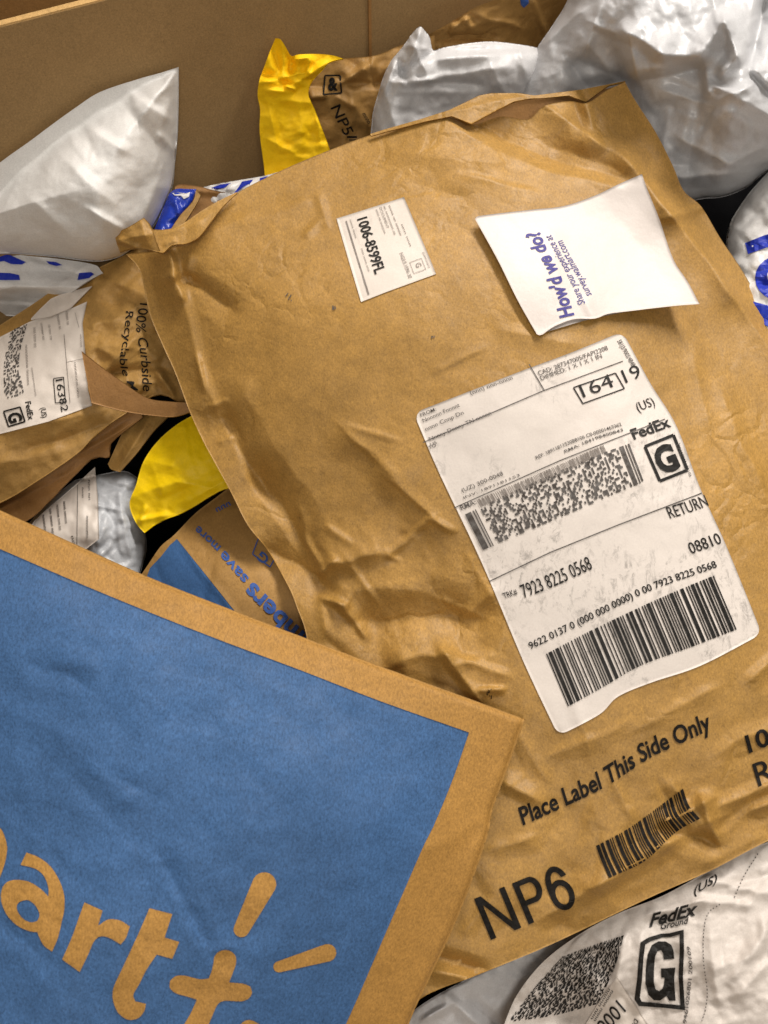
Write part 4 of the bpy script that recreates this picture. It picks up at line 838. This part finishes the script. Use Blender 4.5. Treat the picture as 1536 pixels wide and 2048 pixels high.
# ------------------------------------------------------------------ grey bag with address label in the gap
P = Patch([(150, 960), (205, 948), (250, 942), (276, 956)], [(40, 1180), (150, 1220), (268, 1200)], [(150, 960), (90, 1010), (40, 1080), (40, 1180)], [(276, 956), (282, 1000), (288, 1050), (293, 1095), (285, 1130), (268, 1200)])
t, S = bag('small silvery grey plastic bag with address label left of the lemon yellow mailer', P, [(150, 960, -60), (276, 956, -62), (40, 1120, -56), (293, 1095, -62), (180, 1060, -52), (150, 1200, -56)],
           [(205, 965, 275, 985, -2.5, 10, 12), (210, 990, 270, 975, 2, 8, 14), (240, 1000, 262, 1120, 2.4, 12, 14)]+crumple(101, 40, (180, 940, 290, 1140), (.3, 1.4), (20, 70), (5, 12)), GREYF, 14, 36, 3, (.8, 40), .3, (180, 1100, -76))
glP = Patch([(104, 1010), (121, 996), (155, 966), (190, 934)], [(30, 1100), (100, 1120), (165, 1104), (198, 1078)], [(104, 1010), (70, 1040), (30, 1100)], [(190, 934), (196, 997), (198, 1078)], smooth=False)
gl = sheet('address_label', glP, S, LABEL2, t, step=4, off=.004, thick=.0003, back=False)
printed('lettering', [text2d('nnnnnn nnn nn', (112, 1010), (6, 50), (6, -1), .004), text2d('nnnn nnnnnn', (126, 1003), (4, 44), (6, -1), .004), text2d('nn nnnn nnn', (98, 1018), (6, 54), (6, -1), .004), text2d('nnnnnnnn', (84, 1030), (6, 44), (6, -1), .004),
                      line2d((155, 970), (154, 1095), 1, 6), text2d('nnnn', (164, 975), (0, 20), (4, 0)), text2d('nnn nn', (176, 960), (1, 40), (5, 0)), text2d('nnnnnnnnn', (172, 1032), (0, 44), (6, 0)), text2d('nnn', (142, 1072), (6, 26), (6, -1))], S, FADED, gl, off=.0045)

# ------------------------------------------------------------------ lower yellow mailer
t = thing('yellow_mailer', 'lemon yellow mailer poking out under the left edge of the large kraft mailer', 'mailer', 380, 950, -55)
y2S = Surf([(390, 828, -34), (285, 925, -34), (260, 1007, -38), (289, 1064, -42), (390, 1011, -34), (460, 977, -30), (370, 920, -26), (520, 900, -26)],
    fold=[(270, 990, 380, 960, 1.2, 14, 18), (276, 1040, 330, 1032, 2, 8, 10), (380, 1000, 450, 960, 1.5, 12, 18), (350, 965, 420, 975, 1.2, 12, 14), (280, 1045, 290, 1015, 2, 6, 8), (300, 920, 380, 940, 1, 14, 20)]+crumple(111, 16, (260, 840, 460, 1060), (.2, .7), (30, 90), (6, 18)), noise=(.7, 80), facets=((1.0, 70, None), (.5, 26, None)))
sheet('body', Patch([(400, 822), (460, 830), (560, 850)], [(289, 1066), (310, 1050), (328, 1040), (360, 1028), (390, 1012), (422, 992), (455, 977), (560, 960)], [(400, 822), (351, 851), (312, 886), (286, 925), (272, 970), (259, 1008), (272, 1046), (289, 1066)], [(560, 850), (560, 960)]), y2S, YELLOW2, t, step=3.5, sag=.006)

# ------------------------------------------------------------------ blue and kraft mailer with slogan
t = thing('paper_mailer', 'kraft mailer with blue slogan text in the gap under the two large mailers', 'mailer', 480, 1180, -50)
smS = Surf([(449, 984, -46), (348, 1070, -38), (281, 1152, -38), (560, 1200, -16), (480, 1130, -20), (400, 1200, -22), (640, 1290, -22), (620, 1040, -32), (300, 1350, -26)], fold=[(352, 1078, 470, 1225, .8, 12, 12), (560, 1080, 600, 1240, 1.4, 30, 30)]+crumple(121, 16, (300, 1000, 620, 1300), (.2, .7), (40, 110), (8, 20)), noise=(.8, 100))
smP = Patch([(458, 975), (425, 1000), (390, 1027), (348, 1070), (322, 1092), (297, 1128), (270, 1168)][::-1], [(200, 1420), (760, 1420)], [(270, 1168), (230, 1280), (200, 1420)], [(458, 975), (640, 1100), (760, 1420)])
sheet('body', smP, smS, KRAFT_E, t, step=5, sag=.008)
sheet('blue_panel', Patch([(300, 1136), (322, 1113), (340, 1090), (354, 1078)], [(230, 1400), (610, 1400)], [(300, 1136), (260, 1250), (230, 1400)], [(354, 1078), (412, 1150), (470, 1223), (610, 1400)], smooth=False), smS, BLUE2, t, step=5, off=.0006, thick=.0002, back=False)
for it in (along('Members', [(668, 1312), (620, 1275), (560, 1218), (505, 1163)], (-22, 26), .028), along('save', [(498, 1156), (475, 1130), (449, 1100)], (-14, 15), .02), along('more', [(442, 1093), (420, 1072), (397, 1051)], (-11, 13), .015)): printed('lettering', [it], smS, BLUEINK, t, cut=8)
printed('lettering', [text2d('nnn', (462, 1010), (-28, 14), (-6, -10), .01), text2d('G', (540, 1116), (-16, -14), (-12, 14), .02)]+box([(520, 1068), (558, 1102), (540, 1134), (505, 1108)], 2.2), smS, BLUEINK, t)

# ------------------------------------------------------------------ white package with ground label, bottom right
P = Patch([(1000, 2040), (1030, 1970), (1085, 1900), (1165, 1840), (1240, 1800), (1320, 1768), (1404, 1722), (1480, 1678), (1560, 1645), (1700, 1570)], [(960, 2400), (1700, 2400)], [(1004, 2060), (980, 2200), (960, 2400)], [(1700, 1600), (1700, 2400)])
t, S = bag('white wrapped package with a black boxed letter G label in the bottom right corner', P,
    [(1004, 2060, -28), (1125, 1880, -24), (1250, 1825, -18), (1414, 1735, -14), (1560, 1645, -14), (1300, 1950, -14), (1450, 1900, -6), (1200, 2000, -26), (1500, 2048, -4), (1700, 1800, -10), (1200, 2400, -20), (1100, 2040, -44)],
    [(1355, 1740, 1460, 1700, 2.5, 16, 20), (1300, 1830, 1400, 1800, 3, 14, 18), (1390, 1800, 1500, 1810, 2.5, 16, 20), (1420, 1880, 1440, 2000, 2.5, 20, 26), (1470, 1950, 1536, 1860, 3, 30, 26), (1250, 1870, 1235, 1960, 2.5, 16, 16), (1480, 1990, 1530, 1930, 2.5, 20, 20), (1280, 1870, 1280, 2030, 1.8, 16, 20), (1420, 1760, 1540, 1790, 2.5, 20, 24)]
    + crumple(131, 60, (1050, 1700, 1560, 2060), (.3, 1.3), (50, 150), (10, 26), -.9, .5), PACK_W, 6, 40, 4.5, (1.6, 110), .6, (1300, 2000, -60), sag=.03, cat='package', name='wrapped_package')
Q = lambda x, y: (980+x*.362, 1700+y*.362)
def Qp(pts): return [Q(*p) for p in pts]
gf = [poly2d(Qp([(945, 462), (990, 460), (1070, 440), (1072, 560), (1066, 700), (1078, 885), (960, 872), (900, 868), (822, 862), (798, 826), (812, 720), (822, 600), (832, 510), (875, 484)]),
             [Qp([(955, 482), (1000, 480), (1048, 466), (1048, 560), (1042, 700), (1052, 858), (960, 850), (900, 845), (838, 838), (828, 815), (840, 720), (848, 600), (858, 522), (890, 503)])]),
      poly2d(Qp([(1018, 600), (960, 606), (958, 575), (944, 552), (925, 560), (912, 590), (906, 660), (905, 730), (915, 770), (935, 780), (955, 765), (962, 740), (965, 705), (946, 705), (944, 655), (1024, 650), (1018, 700), (1020, 760), (1026, 832), (990, 833), (975, 806), (940, 832), (905, 830), (875, 800), (860, 740), (862, 660), (872, 575), (895, 525), (930, 505), (970, 505), (1002, 525), (1014, 555)]))]
printed('service_mark', gf, S, BLACK, t, cut=8)
printed('lettering', [text2d('FedEx', Q(880, 425), (92, -24), (8, -26), .03), text2d('Ground', Q(940, 440), (54, -12), (3, -13), .012), text2d('(US)', Q(1125, 248), (46, -26), (3, -18), .012)], S, BLACK, t, off=.0006, cut=8)
printed('lettering', [along('9461026801 200109', [Q(1085, 960), Q(1105, 800), Q(1118, 650), Q(1106, 535)], (-7, -1), .01)], S, FADED, t)
dots = []
for pth in ([Q(1480, 20), Q(1400, 150), Q(1345, 275)], [Q(1270, 300), Q(1205, 350), Q(1180, 460), Q(1180, 620), Q(1200, 780), Q(1190, 880), Q(1165, 960)]):
    r_ = resample(pth, 200); ln = np.linalg.norm(np.diff(r_, axis=0), axis=1).sum(); n = int(ln/7)
    for i in range(n):
        a = r_[int(i/n*199)]; b = r_[min(199, int((i+.42)/n*199))]
        if np.linalg.norm(b-a) > .5: dots.append(line2d(a, b, 2.0, 1))
printed('perforation', dots, S, FADED, t)
dP = Patch([Q(400, 590), Q(560, 530), Q(740, 470)], [Q(100, 950), Q(350, 915), Q(600, 850)], [Q(400, 590), Q(240, 770), Q(100, 950)], [Q(740, 470), Q(690, 640), Q(600, 850)])
printed('barcode', cells(0, 1, 0, 1, 70, 40, 9, .62)+[rect2d(1.05, 0.0, 1.09, .62, 5), rect2d(1.12, .02, 1.13, .5, 4)], S, BLACK, t, mapping=dP)
ssP = Patch([Q(590, 860), Q(700, 700)], [Q(470, 1060), Q(900, 1010)], [Q(590, 860), Q(470, 1060)], [Q(700, 700), Q(900, 1010)], smooth=False)
ss = sheet('number_sticker', ssP, S, LABEL2, t, step=4, off=.0010, thick=.0003, back=False)
printed('lettering', [text2d('1006', Q(700, 828), (-42, 50), (19, 22), .006)], S, BLACK, ss, off=.0014, cut=8)
printed('lettering', [text2d('nnnnn nnnn', Q(672, 775), (-36, 60), (5, 4), .006), text2d('nnnnn nnn', Q(655, 765), (-36, 60), (5, 4), .006), text2d('DEPT', Q(800, 930), (-14, 30), (7, 6), .01)], S, FADED, ss, off=.0014)

# ------------------------------------------------------------------ white film, bottom centre
P = Patch([(780, 2060), (850, 2005), (940, 1955), (1030, 1915), (1110, 1875), (1190, 1840)], [(760, 2300), (1190, 2300)], [(780, 2060), (760, 2300)], [(1190, 1840), (1190, 2300)])
bag('thin white plastic bag under the bottom edge of the large kraft mailer', P, [(790, 2060, -28), (1110, 1890, -36), (940, 2000, -30), (1010, 2048, -50), (760, 2300, -34), (1170, 2300, -66), (870, 2030, -24)],
    [(850, 2038, 900, 2010, 4, 10, 16), (940, 2000, 1000, 2048, -6, 20, 24), (900, 2000, 960, 2048, 4, 14, 16), (1040, 1960, 1110, 1915, 2, 14, 20)]+crumple(141, 24, (800, 1900, 1150, 2060), (.3, 1.2), (30, 100), (7, 16)), WHITE_B, 3, 20, 4, (1.2, 60), .7, (950, 2050, -70))

print('objects', len(bpy.data.objects), 'tris', sum(len(o.data.polygons) for o in bpy.data.objects if o.type == 'MESH')*2)
